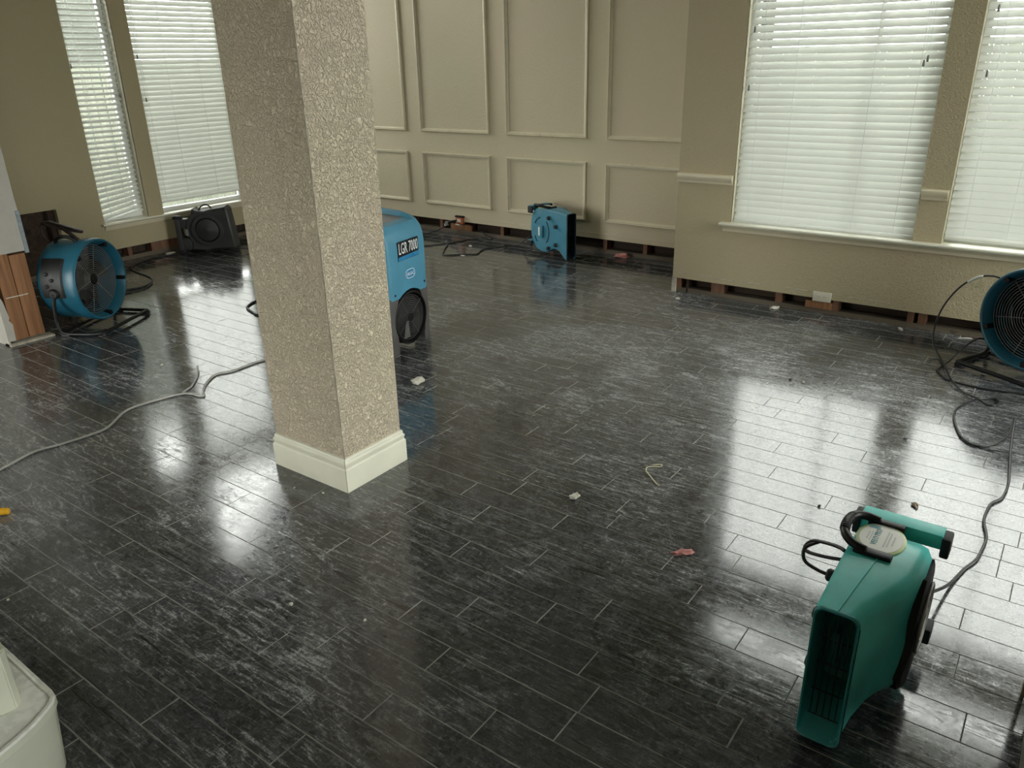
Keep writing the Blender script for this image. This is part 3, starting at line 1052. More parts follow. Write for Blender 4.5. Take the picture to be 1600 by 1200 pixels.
# ================================================================== COLUMN
cx0, cx1, cy0, cy1 = -2.757, -2.310, 1.930, 2.268
col = obj('column', box(B(), cx0, cx1, cy0, cy1, 0.0, CEIL, bev=0.0), 'column')
tag(col, 'square beige textured column rising from the middle of the floor', 'column', kind='structure')
bead = B()
tube(bead, [(cx1 + 0.0005, cy0 - 0.0005, 0.15), (cx1 + 0.0005, cy0 - 0.0005, CEIL)], 0.0022, 6, 1)
obj('corner_bead', bead, 'drygyp', col)
BP = [(0.0, 0.0), (0.0165, 0.0), (0.0165, 0.102), (0.014, 0.108), (0.0115, 0.110), (0.0115, 0.118), (0.0145, 0.124), (0.0145, 0.130), (0.010, 0.135), (0.008, 0.140), (0.009, 0.146), (0.006, 0.152), (0.0, 0.155)]
SEG = [((cx0, cy0, -1, -1), (cx1, cy0, 1, -1)), ((cx1, cy0, 1, -1), (cx1, cy1, 1, 1)), ((cx1, cy1, 1, 1), (cx0, cy1, -1, 1)), ((cx0, cy1, -1, 1), (cx0, cy0, -1, -1))]
for a, b in SEG:
    bm = B()
    ends = []
    for (x, y, sx, sy), other in ((a, b), (b, a)):
        ddx, ddy = other[0] - x, other[1] - y
        ln = math.hypot(ddx, ddy)
        sh = 0.0012
        ends.append([(x + sx * d + ddx / ln * sh, y + sy * d + ddy / ln * sh, z) for d, z in BP])
    loft(bm, ends)
    obj('baseboard', bm, 'white', col, 30)


# ================================================================== AIR MOVERS (upright snail blowers)
def air_mover(label, loc, rz, shell, inner, sticker=True):
    """local +x = outlet direction, +y = closed side is -y... w runs from the closed side (0) to the intake side"""
    root = thing('air_mover', label, 'air mover', loc, rz, 'upright snail-shaped air movers')
    # outline in (u, z); u = 0 at the outlet, negative towards the back
    OUT = [(0.0, 0.006), (0.0, 0.425), (-0.06, 0.430), (-0.14, 0.436), (-0.24, 0.440), (-0.34, 0.440), (-0.42, 0.430), (-0.468, 0.395), (-0.495, 0.33), (-0.505, 0.25), (-0.495, 0.17), (-0.465, 0.10), (-0.42, 0.060), (-0.36, 0.040), (-0.29, 0.042), (-0.235, 0.062), (-0.19, 0.085), (-0.15, 0.092), (-0.11, 0.082), (-0.07, 0.055), (-0.03, 0.02)]

    def wmax(u):
        t = min(1, max(0, -u / 0.27))
        return 0.108 + 0.092 * (t * t * (3 - 2 * t)) ** 0.9
    # w axis: intake side; for heading +x the intake side is the left hand (+y)
    def pt(u, w, z):
        return (u, w, z)
    ins = offset_poly(OUT, 0.016)
    ins2 = offset_poly(OUT, 0.030)
    loops = []
    for P_, w0, mode in ((ins, 0.0, 0), (offset_poly(OUT, 0.004), 0.004, 0), (OUT, 0.016, 0), (OUT, -0.034, 1), (offset_poly(OUT, 0.007), -0.014, 1), (ins2, 0.0, 1)):
        L = []
        for i, (u, z) in enumerate(P_):
            uu = 0.0 if i in (0, 1) else min(u, 0.0)
            L.append(pt(uu, (w0 if mode == 0 else wmax(u) + w0), z))
        loops.append(L)
    bm = B()
    loft(bm, loops, True, True)
    # open the outlet: drop the faces lying in the plane u = 0
    bm.faces.ensure_lookup_table()
    kill = [f for f in bm.faces if all(abs(v.co.x) < 1e-5 for v in f.verts)]
    bmesh.ops.delete(bm, geom=kill, context='FACES')
    body = obj('housing', bm, shell, root, 50)
    seam = B()
    tube(seam, [pt(u, 0.054 + 0.046 * min(1, -u / 0.4), z + 0.0005) for u, z in OUT[1:6]], 0.0022, 6, 4)
    obj('seam', seam, shell, body)
    # outlet mouth: rim and tapering tunnel
    bm = B()
    rims = [(0.004, 0.0, 0.0, 0.0), (0.008, 0.002, 0.003, 0.003), (0.006, 0.006, 0.006, 0.006), (-0.02, 0.008, 0.009, 0.016), (-0.05, 0.010, 0.015, 0.046), (-0.09, 0.012, 0.022, 0.080), (-0.15, 0.014, 0.03, 0.102), (-0.16, 0.03, 0.06, 0.13)]
    lps = [[(-0.004, a, b) for a, b in round_rect(0.0, 0.110, 0.004, 0.427, 0.022)]]
    for u, dw, dz, db in rims:
        lps.append([(u, a, b) for a, b in round_rect(dw, 0.110 - dw, 0.004 + db, 0.427 - dz, 0.022)])
    loft(bm, lps, False, True)
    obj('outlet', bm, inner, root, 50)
    # guard wires in the mouth
    bm = B()
    for a in (0.022, 0.038, 0.054, 0.070, 0.086):
        tube(bm, [(-0.035, a, 0.055), (-0.035, a, 0.39)], 0.0016, 5, 1)
    for z in (0.055, 0.14, 0.23, 0.31, 0.39):
        tube(bm, [(-0.036, 0.016, z), (-0.036, 0.094, z)], 0.0016, 5, 1)
    obj('outlet_guard', bm, 'blackwire', root)
    # blower wheel glimpsed inside
    bm = B()
    box(bm, -0.155, -0.12, 0.03, 0.05, 0.15, 0.27, 0.008)
    obj('cutoff_vane', bm, inner, root, 40)
    # intake side: black cover with round grille
    def wp_(u, z, d):
        return (u, wmax(u) + d, z)
    cov = [(-0.215, 0.085), (-0.200, 0.13), (-0.245, 0.195), (-0.262, 0.30), (-0.32, 0.385), (-0.42, 0.395), (-0.462, 0.34), (-0.480, 0.25), (-0.465, 0.16), (-0.41, 0.085), (-0.33, 0.062), (-0.26, 0.065)]
    bm = B()
    loft(bm, [[wp_(u, z, -0.012) for u, z in cov], [wp_(u, z, 0.006) for u, z in cov], [wp_(u, z, 0.011) for u, z in offset_poly(cov, 0.012)]], False, True)
    cv = obj('intake_cover', bm, 'black', root, 30)
    bm = B()
    for r in (0.03, 0.048, 0.066, 0.084, 0.100):
        P2 = [wp_(-0.368 + r * math.cos(t * 2 * PI / 32), 0.235 + r * math.sin(t * 2 * PI / 32), 0.016) for t in range(32)]
        tube(bm, P2, 0.0018 if r < 0.095 else 0.004, 6, 1, closed=True)
    for k in range(6):
        a = k * PI / 3
        tube(bm, [wp_(-0.368 + r * math.cos(a), 0.235 + r * math.sin(a), 0.015) for r in (0.012, 0.06, 0.100)], 0.002, 5, 1)
    obj('intake_grille', bm, 'wire', cv)
    # closed side: control box, arcs, four rubber feet
    bm = B()
    box(bm, -0.375, -0.315, -0.022, 0.004, 0.175, 0.285, 0.006)
    cb = obj('switch_box', bm, shell, root, 40)
    boxo('switch_label', (-0.365, -0.345, -0.0235, -0.021, 0.19, 0.27), 'labw', cb)
    bm = B()
    for a0, a1 in ((-50, 50), (100, 150), (205, 240)):
        tube(bm, [(-0.345 + 0.105 * math.cos(math.radians(t)), -0.001, 0.23 + 0.125 * math.sin(math.radians(t))) for t in range(a0, a1 + 1, 10)], 0.004, 6, 1)
    obj('motor_groove', bm, 'black', root)
    for u, z in ((-0.23, 0.365), (-0.135, 0.30), (-0.135, 0.135), (-0.235, 0.088)):
        bm = B()
        loft(bm, [[(u + r * math.cos(2 * PI * i / 14), d, z + r * math.sin(2 * PI * i / 14)) for i in range(14)] for r, d in ((0.024, 0.006), (0.022, -0.008), (0.017, -0.008))])
        ft = obj('foot_boss', bm, shell, root, 40)
        bm = B()
        loft(bm, [[(u + r * math.cos(2 * PI * i / 14), d, z + r * math.sin(2 * PI * i / 14)) for i in range(14)] for r, d in ((0.018, -0.007), (0.018, -0.024), (0.013, -0.029))])
        obj('rubber_foot', bm, 'rubber', ft, 40)
    # flanges across the back, with rubber ends
    for z0, z1, u0, u1, tilt in ((0.402, 0.446, -0.525, -0.465, 0), (0.092, 0.125, -0.545, -0.478, 0)):
        bm = B()
        box(bm, u0, u1, -0.006, 0.212, z0, z1, 0.004)
        fl_ = obj('flange', bm, shell, root, 40)
        for w0, w1 in ((-0.024, -0.004), (0.210, 0.234)):
            bm = B()
            box(bm, u0 + 0.008, u1 + 0.006, w0, w1, z0 - 0.022, z1 - 0.003, 0.006)
            obj('rubber_foot', bm, 'rubber', fl_, 40)
    # top: oval sticker between two black pads, grip arching over the closed side
    bm = B()
    nn = 28
    ov = lambda a, b, z: [(-0.365 + a * math.cos(2 * PI * i / nn), 0.072 + b * math.sin(2 * PI * i / nn), z) for i in range(nn)]
    loft(bm, [ov(0.084, 0.064, 0.43), ov(0.084, 0.064, 0.4435), ov(0.080, 0.060, 0.4445)], False, True)
    stk = obj('sticker_rim', bm, 'laby', root, 40)
    bm = B()
    loft(bm, [ov(0.076, 0.056, 0.443), ov(0.076, 0.056, 0.4455)], False, True)
    obj('sticker', bm, 'labw', stk)
    if sticker:
        # print runs along the blower, read from the closed side
        text_part('sticker_print', 'VELO PRO', 0.022, 'labt', stk, frame_mat((-0.365, 0.060, 0.4459), (-1, 0, 0), (0, -1, 0)), width=0.088)
        bm = B()
        for r_, (w0, ln) in enumerate(((0.044, 0.05), (0.036, 0.04), (0.083, 0.085), (0.091, 0.075), (0.102, 0.05))):
            box(bm, -0.365 - ln / 2, -0.365 + ln / 2, w0, w0 + 0.004, 0.4452, 0.4460)
        obj('sticker_lines', bm, 'labg', stk)
        boxo('sticker_block', (-0.425, -0.408, 0.030, 0.060, 0.4453, 0.4461), 'labt', stk)
    for u0, u1 in ((-0.293, -0.262), (-0.462, -0.436)):
        bm = B()
        box(bm, u0, u1, 0.020, 0.118, 0.430, 0.452, 0.007)
        obj('grip_pad', bm, 'black', root, 40)
    bm = B()
    tube(bm, [(-0.278, 0.050, 0.447), (-0.285, 0.012, 0.455), (-0.315, -0.014, 0.462), (-0.365, -0.022, 0.466), (-0.415, -0.014, 0.464), (-0.442, 0.012, 0.457), (-0.449, 0.050, 0.448)], 0.0125, 10, 5)
    gp = obj('grip', bm, 'black', root)
    bm = B()
    for k in range(9):
        u = -0.325 - 0.01 * k
        ring(bm, (u, -0.018 - 0.004 * math.sin(k / 8 * PI), 0.4645), (1, 0, 0), 0.0128, 0.0016, 12, 5)
    obj('grip_ribs', bm, 'rubber', gp)
    return root


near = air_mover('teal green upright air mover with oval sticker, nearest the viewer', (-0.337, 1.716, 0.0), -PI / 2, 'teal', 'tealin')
hd = math.atan2(-0.13, 0.455)
far = air_mover('petrol blue upright air mover standing by the panelled wall', (-3.68, 5.86, 0.0), hd, 'blue', 'shadein', sticker=False)


def cord(name, label, pts, r, mat='cord', group=None, n=6):
    bm = B()
    tube(bm, pts, r, 8, n)
    o = obj(name, bm, mat)
    tag(o, label, 'cord', group)
    return o


def cord_part(name, pts, r, parent, mat='cord', n=6):
    """a length of cord fixed to its appliance; pts in world space"""
    inv = (Matrix.Translation(parent.location) @ Matrix.Rotation(parent.rotation_euler[2], 4, 'Z')).inverted()
    bm = B()
    tube(bm, [inv @ Vector(p) for p in pts], r, 8, n)
    return obj(name, bm, mat, parent)


# ================================================================== AXIAL FANS
def axial_fan(label, loc, rz, zc=0.33, R_=0.285):
    """local +x = blowing direction"""
    root = thing('axial_fan', label, 'fan', loc, rz, 'round axial fans on tube stands')
    bm = B()
    prof = [(0.0, R_ - 0.002), (0.010, R_ - 0.006), (0.012, R_ - 0.014), (0.006, R_ - 0.021), (-0.05, R_ - 0.045), (-0.25, R_ - 0.048), (-0.275, R_ - 0.034), (-0.28, R_ - 0.020), (-0.268, R_ - 0.010), (-0.23, R_ - 0.016), (-0.12, R_ - 0.014), (-0.07, R_ - 0.004), (-0.03, R_)]
    lathe_x(bm, prof, 56)
    sh = obj('shroud', bm, 'fan', root, 60)
    sh.location = (0, 0, zc)
    for k in range(5):
        a = math.radians(-12 + 72 * k)
        bm = B()
        box(bm, -0.045, 0.0095, R_ - 0.047, R_ - 0.016, -0.014, 0.014, 0.003)
        bmesh.ops.rotate(bm, verts=bm.verts[:], cent=(0, 0, 0), matrix=Matrix.Rotation(a, 3, 'X'))
        obj('clip', bm, 'black', sh, 40)
    bm = B()
    k = 0.045
    while k < R_ - 0.045:
        ring(bm, (-0.05, 0, 0), (1, 0, 0), k, 0.0017, 44, 5)
        k += 0.0148
    for j in range(6):
        a = j * PI / 3 + 0.2
        tube(bm, [(-0.052, 0.03 * math.cos(a), 0.03 * math.sin(a)), (-0.052, (R_ - 0.04) * math.cos(a), (R_ - 0.04) * math.sin(a))], 0.002, 5, 1)
    g = obj('front_guard', bm, 'fanwire', root)
    g.location = (0, 0, zc)
    bm = B()
    lathe_x(bm, [(-0.05, 0.0005), (-0.046, 0.03), (-0.05, 0.040), (-0.07, 0.075), (-0.24, 0.075), (-0.24, 0.0005)], 32)
    hb = obj('hub', bm, 'black', root, 50)
    hb.location = (0, 0, zc)
    for k in range(5):
        a = k * 2 * PI / 5
        bm = B()
        loops = []
        for rr_, tw in ((0.05, 0.9), (0.11, 0.75), (0.17, 0.6), (0.225, 0.5)):
            c, s_ = math.cos(tw), math.sin(tw)
            wd_ = 0.05 + rr_ * 0.22
            loops.append([(-0.15 + (u * s_ + t * c), u * c - t * s_, rr_) for u, t in ((-wd_, -0.0015), (wd_, -0.0015), (wd_, 0.0015), (-wd_, 0.0015))])
        loft(bm, loops)
        bmesh.ops.rotate(bm, verts=bm.verts[:], cent=(0, 0, 0), matrix=Matrix.Rotation(a, 3, 'X'))
        bl = obj('blade', bm, 'black', root, 40)
        bl.location = (0, 0, zc)
    bm = B()
    for rr_ in (0.06, 0.10, 0.14, 0.18, 0.22):
        ring(bm, (-0.28, 0, 0), (1, 0, 0), rr_, 0.002, 32, 4)
    for j in range(4):
        a = j * PI / 2 + 0.4
        tube(bm, [(-0.282, 0, 0), (-0.282, (R_ - 0.045) * math.cos(a), (R_ - 0.045) * math.sin(a))], 0.004, 5, 1)
    rg = obj('rear_guard', bm, 'blackwire', root)
    rg.location = (0, 0, zc)
    disc = B()
    disc_x(disc, -0.20, R_ - 0.05, 40, 0.004)
    dd = obj('motor_plate', disc, 'black', root)
    dd.location = (0, 0, zc)
    # moulded black control pod on the flank
    bm = B()
    for a0, a1, x0, x1 in ((138, 192, -0.245, -0.075),):
        lathe_x(bm, [(x0 + 0.02, R_ - 0.02), (x0, R_ - 0.015), (x0 + 0.012, R_ + 0.008), (x1 - 0.012, R_ + 0.008), (x1, R_ - 0.015), (x1 - 0.02, R_ - 0.02)], 14, math.radians(a0), math.radians(a1))
    pod = obj('control_pod', bm, 'black', root, 40)
    pod.location = (0, 0, zc)
    bm = B()
    for a, x in ((160, -0.19), (168, -0.15), (176, -0.19)):
        aa = math.radians(a)
        lump(bm, (x, (R_ + 0.012) * math.cos(aa), (R_ + 0.012) * math.sin(aa)), (0.014, 0.010, 0.014), a, 2, 0.0)
    kn = obj('knob', bm, 'rubber', pod)
    # pivot knobs
    for s_ in (-1, 1):
        bm = B()
        loft(bm, [[(-0.15 + r * math.cos(2 * PI * i / 16), s_ * d, r * math.sin(2 * PI * i / 16) - 0.03) for i in range(16)] for r, d in ((0.034, R_ - 0.03), (0.036, R_ + 0.012), (0.026, R_ + 0.022))])
        pk = obj('pivot_knob', bm, 'black', root, 40)
        pk.location = (0, 0, zc)
    # top grip
    bm = B()
    tube(bm, [(-0.235, -0.05, zc + R_ - 0.03), (-0.225, -0.055, zc + R_ + 0.006), (-0.16, -0.06, zc + R_ + 0.026), (-0.095, -0.055, zc + R_ + 0.008), (-0.085, -0.05, zc + R_ - 0.03)], 0.013, 8, 5)
    obj('grip', bm, 'black', root)
    # tube stand: bent U legs and floor runners
    y = R_ + 0.012
    bm = B()
    tube(bm, [(-0.15, -y, zc - 0.03), (-0.17, -y - 0.004, zc - 0.14), (-0.175, -y, 0.07), (-0.14, -y + 0.004, 0.022), (-0.03, -y + 0.01, 0.016), (0.09, -y + 0.02, 0.018), (0.135, -y + 0.06, 0.024), (0.14, 0, 0.028), (0.135, y - 0.06, 0.024), (0.09, y - 0.02, 0.018), (-0.03, y - 0.01, 0.016), (-0.14, y - 0.004, 0.022), (-0.175, y, 0.07), (-0.17, y + 0.004, zc - 0.14), (-0.15, y, zc - 0.03)], 0.0125, 9, 5)
    st = obj('stand', bm, 'black', root)
    bm = B()
    tube(bm, [(-0.16, -y + 0.003, 0.02), (-0.17, 0, 0.018), (-0.16, y - 0.003, 0.02)], 0.010, 8, 4)
    obj('rear_bar', bm, 'black', st)
    for x, yy in ((-0.13, -y + 0.003), (0.115, -y + 0.04), (-0.13, y - 0.003), (0.115, y - 0.04)):
        bm = B()
        box(bm, x - 0.03, x + 0.03, yy - 0.018, yy + 0.018, 0.0005, 0.018, 0.005)
        obj('rubber_foot', bm, 'rubber', st, 40)
    return root


nL = math.atan2(0.47, 0.88)
fanL = axial_fan('deep blue axial fan beside the stripped wall end', (-5.505, 2.615, 0.0), nL)
nR = math.atan2(-0.87, -0.5)
fanR = axial_fan('deep blue axial fan cut by the right picture edge', (-0.115, 4.915, 0.0), nR)


# ================================================================== DEHUMIDIFIER
def dehumidifier():
    root = thing('dehumidifier', 'tall blue and grey portable dehumidifier behind the column', 'dehumidifier', (-3.305, 3.43, 0.0), math.atan2(0.06, 0.405))
    W = 0.205   # half width (local y), front at x = 0, depth towards -x
    D = 0.44
    # blue upper shell: side profile (x, z), lofted across the width with side ridges
    zb = 0.355

    def prof(zc, rise, rec, front):
        P_ = [(front, zb + zc), (front, 0.66), (front - 0.006, 0.715), (front - 0.022, 0.757), (front - 0.052, 0.792), (front - 0.09, 0.812 - rec * 0.6), (front - 0.15, 0.822 + rise - rec), (-0.30, 0.834 + rise - rec), (-D + 0.03, 0.840 + rise - rec), (-D, 0.81), (-D, zb)]
        return P_
    secs = []
    R0 = 0.165
    fc = 0.205   # centre height of the fan arch

    def arch(y):
        t = abs(y)
        a = fc + math.sqrt(max(0.0, (R0 + 0.022) ** 2 - t * t)) if t < R0 + 0.022 else 0
        return max(0.0, a - zb)
    for y, rise, rec, fr, ins_ in ((-W, -0.012, 0.0, -0.022, 1), (-W + 0.008, 0.004, 0.0, -0.006, 0), (-W + 0.022, 0.010, 0.0, 0.0, 0), (-W + 0.046, 0.010, 0.0, 0.0, 0), (-W + 0.056, 0.0, 0.022, 0.0, 0),
                                   (-0.115, 0.0, 0.024, 0.002, 0), (-0.08, 0.0, 0.024, 0.003, 0), (-0.04, 0.0, 0.024, 0.004, 0), (0.0, 0.0, 0.024, 0.004, 0), (0.04, 0.0, 0.024, 0.004, 0), (0.08, 0.0, 0.024, 0.003, 0), (0.115, 0.0, 0.024, 0.002, 0),
                                   (W - 0.056, 0.0, 0.022, 0.0, 0), (W - 0.046, 0.010, 0.0, 0.0, 0), (W - 0.022, 0.010, 0.0, 0.0, 0), (W - 0.008, 0.004, 0.0, -0.006, 0), (W, -0.012, 0.0, -0.022, 1)):
        secs.append([(x, y, z) for x, z in prof(arch(y), rise, rec, fr)])
    bm = B()
    loft(bm, secs)
    sh = obj('upper_shell', bm, 'lgr', root, 38)
    # grey inset vent panel on top
    bm = B()
    prism(bm, [(-0.115, -0.146, 0.796), (-0.115, 0.146, 0.796), (-0.42, 0.146, 0.818), (-0.42, -0.146, 0.818)], (0, 0, 0.006))
    vp = obj('control_panel', bm, 'vent', root)
    bm = B()
    for k in range(14):
        x = -0.30 - 0.008 * k
        box(bm, x - 0.002, x + 0.002, -0.12, 0.12, 0.815 + 0.006 * k / 14, 0.823 + 0.006 * k / 14)
    obj('vent_slats', bm, 'lgrgrey', vp)
    # grey lower shell: body with arch, corner legs
    bm = B()
    box(bm, -D + 0.005, -0.085, -W + 0.012, W - 0.012, 0.085, 0.40, 0.012)
    lw = obj('lower_shell', bm, 'lgrgrey', root, 40)
    for s_ in (-1, 1):
        # front cheek + leg: sweeps down to the foot
        bm = B()
        pts = [(0.0, s_ * (W - 0.002), zb + 0.012), (0.0, s_ * (W - 0.002), 0.0), (0.0, s_ * (W - 0.062), 0.0), (0.0, s_ * (W - 0.064), 0.075), (0.0, s_ * (W - 0.050), 0.12), (0.0, s_ * (W - 0.040), 0.205), (0.0, s_ * (W - 0.055), 0.29), (0.0, s_ * (W - 0.085), 0.345), (0.0, s_ * (W - 0.10), zb + 0.012)]
        prism(bm, [Vector(p) + Vector((-0.003, 0, 0)) for p in pts], (-0.09, 0, 0))
        bmesh.ops.bevel(bm, geom=bm.edges[:], offset=0.005, segments=2, affect='EDGES', profile=0.6)
        obj('front_leg', bm, 'lgrgrey', root, 40)
        bm = B()
        box(bm, -D + 0.004, -D + 0.09, s_ * W - 0.03 - s_ * 0.03, s_ * W + 0.03 - s_ * 0.03, 0.0, 0.12, 0.01)
        obj('rear_leg', bm, 'lgrgrey', root, 40)
    # round fan housing
    bm = B()
    lathe_x(bm, [(-0.10, R0 + 0.008), (-0.004, R0 + 0.008), (0.002, R0 + 0.002), (0.002, R0 - 0.006), (-0.02, R0 - 0.014), (-0.10, R0 - 0.02)], 44)
    fr = obj('fan_bezel', bm, 'black', root, 50)
    fr.location = (0, 0, fc)
    bm = B()
    disc_x(bm, -0.045, R0, 40)
    q = obj('fan_recess', bm, 'black', root)
    q.location = (0, 0, fc)
    bm = B()
    k = 0.03
    while k < R0 - 0.012:
        ring(bm, (-0.012, 0, 0), (1, 0, 0), k, 0.0018, 36, 5)
        k += 0.0125
    for j in range(4):
        a = j * PI / 2 + 0.6
        tube(bm, [(-0.013, 0, 0), (-0.013, (R0 - 0.008) * math.cos(a), (R0 - 0.008) * math.sin(a))], 0.002, 5, 1)
    g = obj('fan_guard', bm, 'lgrgrey', root)
    g.location = (0, 0, fc)
    for j in range(5):
        a = j * 2 * PI / 5 + 0.5
        bm = B()
        loft(bm, [[(-0.032 + u * s2, u * c2, r) for u in (-0.03 - r * 0.15, 0.03 + r * 0.15)] + [(-0.035 + u * s2, u * c2, r) for u in (0.03 + r * 0.15, -0.03 - r * 0.15)] for r, c2, s2 in ((0.03, 0.8, 0.3), (0.09, 0.9, 0.25), (0.14, 0.95, 0.2))])
        bmesh.ops.rotate(bm, verts=bm.verts[:], cent=(0, 0, 0), matrix=Matrix.Rotation(a, 3, 'X'))
        bl = obj('blade', bm, 'vent' if j == 2 else 'black', root, 40)
        bl.location = (0, 0, fc)
    bm = B()
    lathe_x(bm, [(-0.008, 0.0005), (-0.008, 0.028), (-0.03, 0.03), (-0.03, 0.0005)], 24)
    h = obj('hub', bm, 'black', root, 50)
    h.location = (0, 0, fc)
    # front badges: frame facing +x; right hand of a reader = +y
    fx = 0.0042
    bm = B()
    prism(bm, [(fx, -0.102, 0.583), (fx, 0.118, 0.583), (fx, 0.118, 0.700), (fx, -0.102, 0.700)], (0.0012, 0, 0))
    pl = obj('name_plate', bm, 'plateblk', root)
    bm = B()
    prism(bm, [(fx + 0.0012, -0.100, 0.585), (fx + 0.0012, 0.116, 0.585), (fx + 0.0012, 0.116, 0.612), (fx + 0.0012, -0.100, 0.606)], (0.0005, 0, 0))
    obj('blue_stripe', bm, 'plateblu', pl)
    text_part('lettering', 'LGR 7000', 0.096, 'txt', pl, frame_mat((fx + 0.002, 0.008, 0.652), (0, 1, 0), (0, 0, 1)), width=0.200, ext=0.001)
    bm = B()
    nn = 24
    prism(bm, [(fx, 0.012 + 0.046 * math.copysign(abs(math.cos(2 * PI * i / nn)) ** 0.6, math.cos(2 * PI * i / nn)), 0.487 + 0.026 * math.copysign(abs(math.sin(2 * PI * i / nn)) ** 0.8, math.sin(2 * PI * i / nn))) for i in range(nn)], (0.0015, 0, 0))
    bd = obj('badge', bm, 'plateblu', root)
    bm = B()
    tube(bm, [(fx + 0.001, 0.012 + 0.047 * math.copysign(abs(math.cos(2 * PI * i / nn)) ** 0.6, math.cos(2 * PI * i / nn)), 0.487 + 0.027 * math.copysign(abs(math.sin(2 * PI * i / nn)) ** 0.8, math.sin(2 * PI * i / nn))) for i in range(nn)], 0.0022, 6, 1, closed=True)
    obj('badge_rim', bm, 'txt', bd)
    text_part('badge_lettering', 'DRI-EAZ', 0.030, 'txt', bd, frame_mat((fx + 0.002, 0.012, 0.485), (0, 1, 0), (0, 0, 1)), width=0.076, ext=0.0008)
    for y, z in ((-W + 0.05, 0.385), (W - 0.04, 0.40)):
        bm = B()
        loft(bm, [[(xx, y + r * math.cos(2 * PI * i / 10), z + r * math.sin(2 * PI * i / 10)) for i in range(10)] for r, xx in ((0.007, 0.0), (0.007, 0.004), (0.004, 0.0045))])
        obj('screw', bm, 'black', root)
    bm = B()
    tube(bm, [(-D - 0.01, -W + 0.03, 0.62), (-D - 0.05, -W + 0.03, 0.80), (-D - 0.03, -W + 0.03, 0.86), (-D - 0.03, W - 0.03, 0.86), (-D - 0.05, W - 0.03, 0.80), (-D - 0.01, W - 0.03, 0.62)], 0.012, 8, 3)
    obj('push_handle', bm, 'black', root)
    for s_ in (-1, 1):
        bm = B()
        loft(bm, [[(-D - 0.02 + r * math.cos(2 * PI * i / 20), s_ * (W + d), 0.11 + r * math.sin(2 * PI * i / 20)) for i in range(20)] for r, d in ((0.10, -0.03), (0.11, -0.02), (0.11, 0.012), (0.09, 0.018))])
        obj('wheel', bm, 'rubber', root, 40)
    return root


dehumidifier()


# ================================================================== GREY SNAIL BLOWER
def grey_mover():
    root = thing('air_mover', 'charcoal grey air mover lying under the wide left window', 'air mover', (-7.085, 4.215, 0.0), math.atan2(0.64, 0.77))
    # local x along its broad face (left to right in view), y away from the viewer, z up
    OUT = [(0.09, 0.035), (0.10, 0.10), (0.065, 0.17), (0.06, 0.245), (0.085, 0.33), (0.13, 0.375), (0.145, 0.425), (0.185, 0.405), (0.25, 0.400), (0.33, 0.418), (0.45, 0.435), (0.478, 0.41), (0.515, 0.045), (0.50, 0.03), (0.33, 0.03), (0.24, 0.02)]
    bm = B()
    loops = [[(x, 0.0, z) for x, z in offset_poly(OUT, 0.014)], [(x, 0.012, z) for x, z in OUT], [(x, 0.17, z) for x, z in OUT], [(x, 0.182, z) for x, z in offset_poly(OUT, 0.014)]]
    loft(bm, loops)
    obj('housing', bm, 'grey', root, 40)
    c = (0.275, 0.225)
    bm = B()
    for r0, r1, d in ((0.152, 0.146, -0.022),):
        loft(bm, [[(c[0] + r * math.cos(2 * PI * i / 40), dd, c[1] + r * math.sin(2 * PI * i / 40)) for i in range(40)] for r, dd in ((r0, 0.006), (r0, d), (r1 - 0.01, d - 0.004), (0.118, d - 0.004), (0.116, d + 0.008))], False, True)
    vl = obj('volute_cover', bm, 'grey', root, 35)
    bm = B()
    loft(bm, [[(c[0] + r * math.cos(2 * PI * i / 40), dd, c[1] + r * math.sin(2 * PI * i / 40)) for i in range(40)] for r, dd in ((0.106, -0.012), (0.106, -0.022), (0.100, -0.026), (0.02, -0.028), (0.012, -0.033))], False, True)
    obj('motor_cap', bm, 'grey', vl, 35)
    bm = B()
    ring(bm, (c[0], -0.018, c[1]), (0, 1, 0), 0.111, 0.004, 40, 6)
    obj('cap_groove', bm, 'black', vl)
    # intake bracket on the left with handle and rating label
    bm = B()
    box(bm, -0.035, 0.012, 0.0, 0.10, 0.03, 0.34, 0.010)
    box(bm, 0.0, 0.11, 0.01, 0.10, 0.03, 0.14, 0.010)
    box(bm, -0.02, 0.10, 0.02, 0.10, 0.24, 0.33, 0.010)
    br = obj('side_bracket', bm, 'grey', root, 40)
    boxo('rating_label', (0.058, 0.084, -0.004, 0.012, 0.17, 0.235), 'vent', br)
    bm = B()
    box(bm, -0.05, 0.03, 0.0, 0.07, 0.325, 0.362, 0.012)
    obj('clamp_knob', bm, 'rubber', br, 40)
    for x in (0.0, 0.24, 0.48):
        bm = B()
        box(bm, x - 0.03, x + 0.03, 0.0, 0.16, 0.0005, 0.036, 0.008)
        obj('rubber_foot', bm, 'rubber', root, 40)
    bm = B()
    tube(bm, [(0.19, 0.08, 0.40), (0.215, 0.08, 0.435), (0.25, 0.08, 0.452), (0.29, 0.08, 0.445), (0.315, 0.08, 0.41)], 0.007, 8, 5)
    obj('grip', bm, 'black', root)
    for x, z in ((0.36, 0.405), (0.455, 0.415), (0.15, 0.385)):
        bm = B()
        loft(bm, [[(x + r * math.cos(2 * PI * i / 10), dd, z + r * math.sin(2 * PI * i / 10)) for i in range(10)] for r, dd in ((0.007, 0.004), (0.007, -0.003), (0.004, -0.004))])
        obj('screw', bm, 'black', root)
    return root


grey_mover()

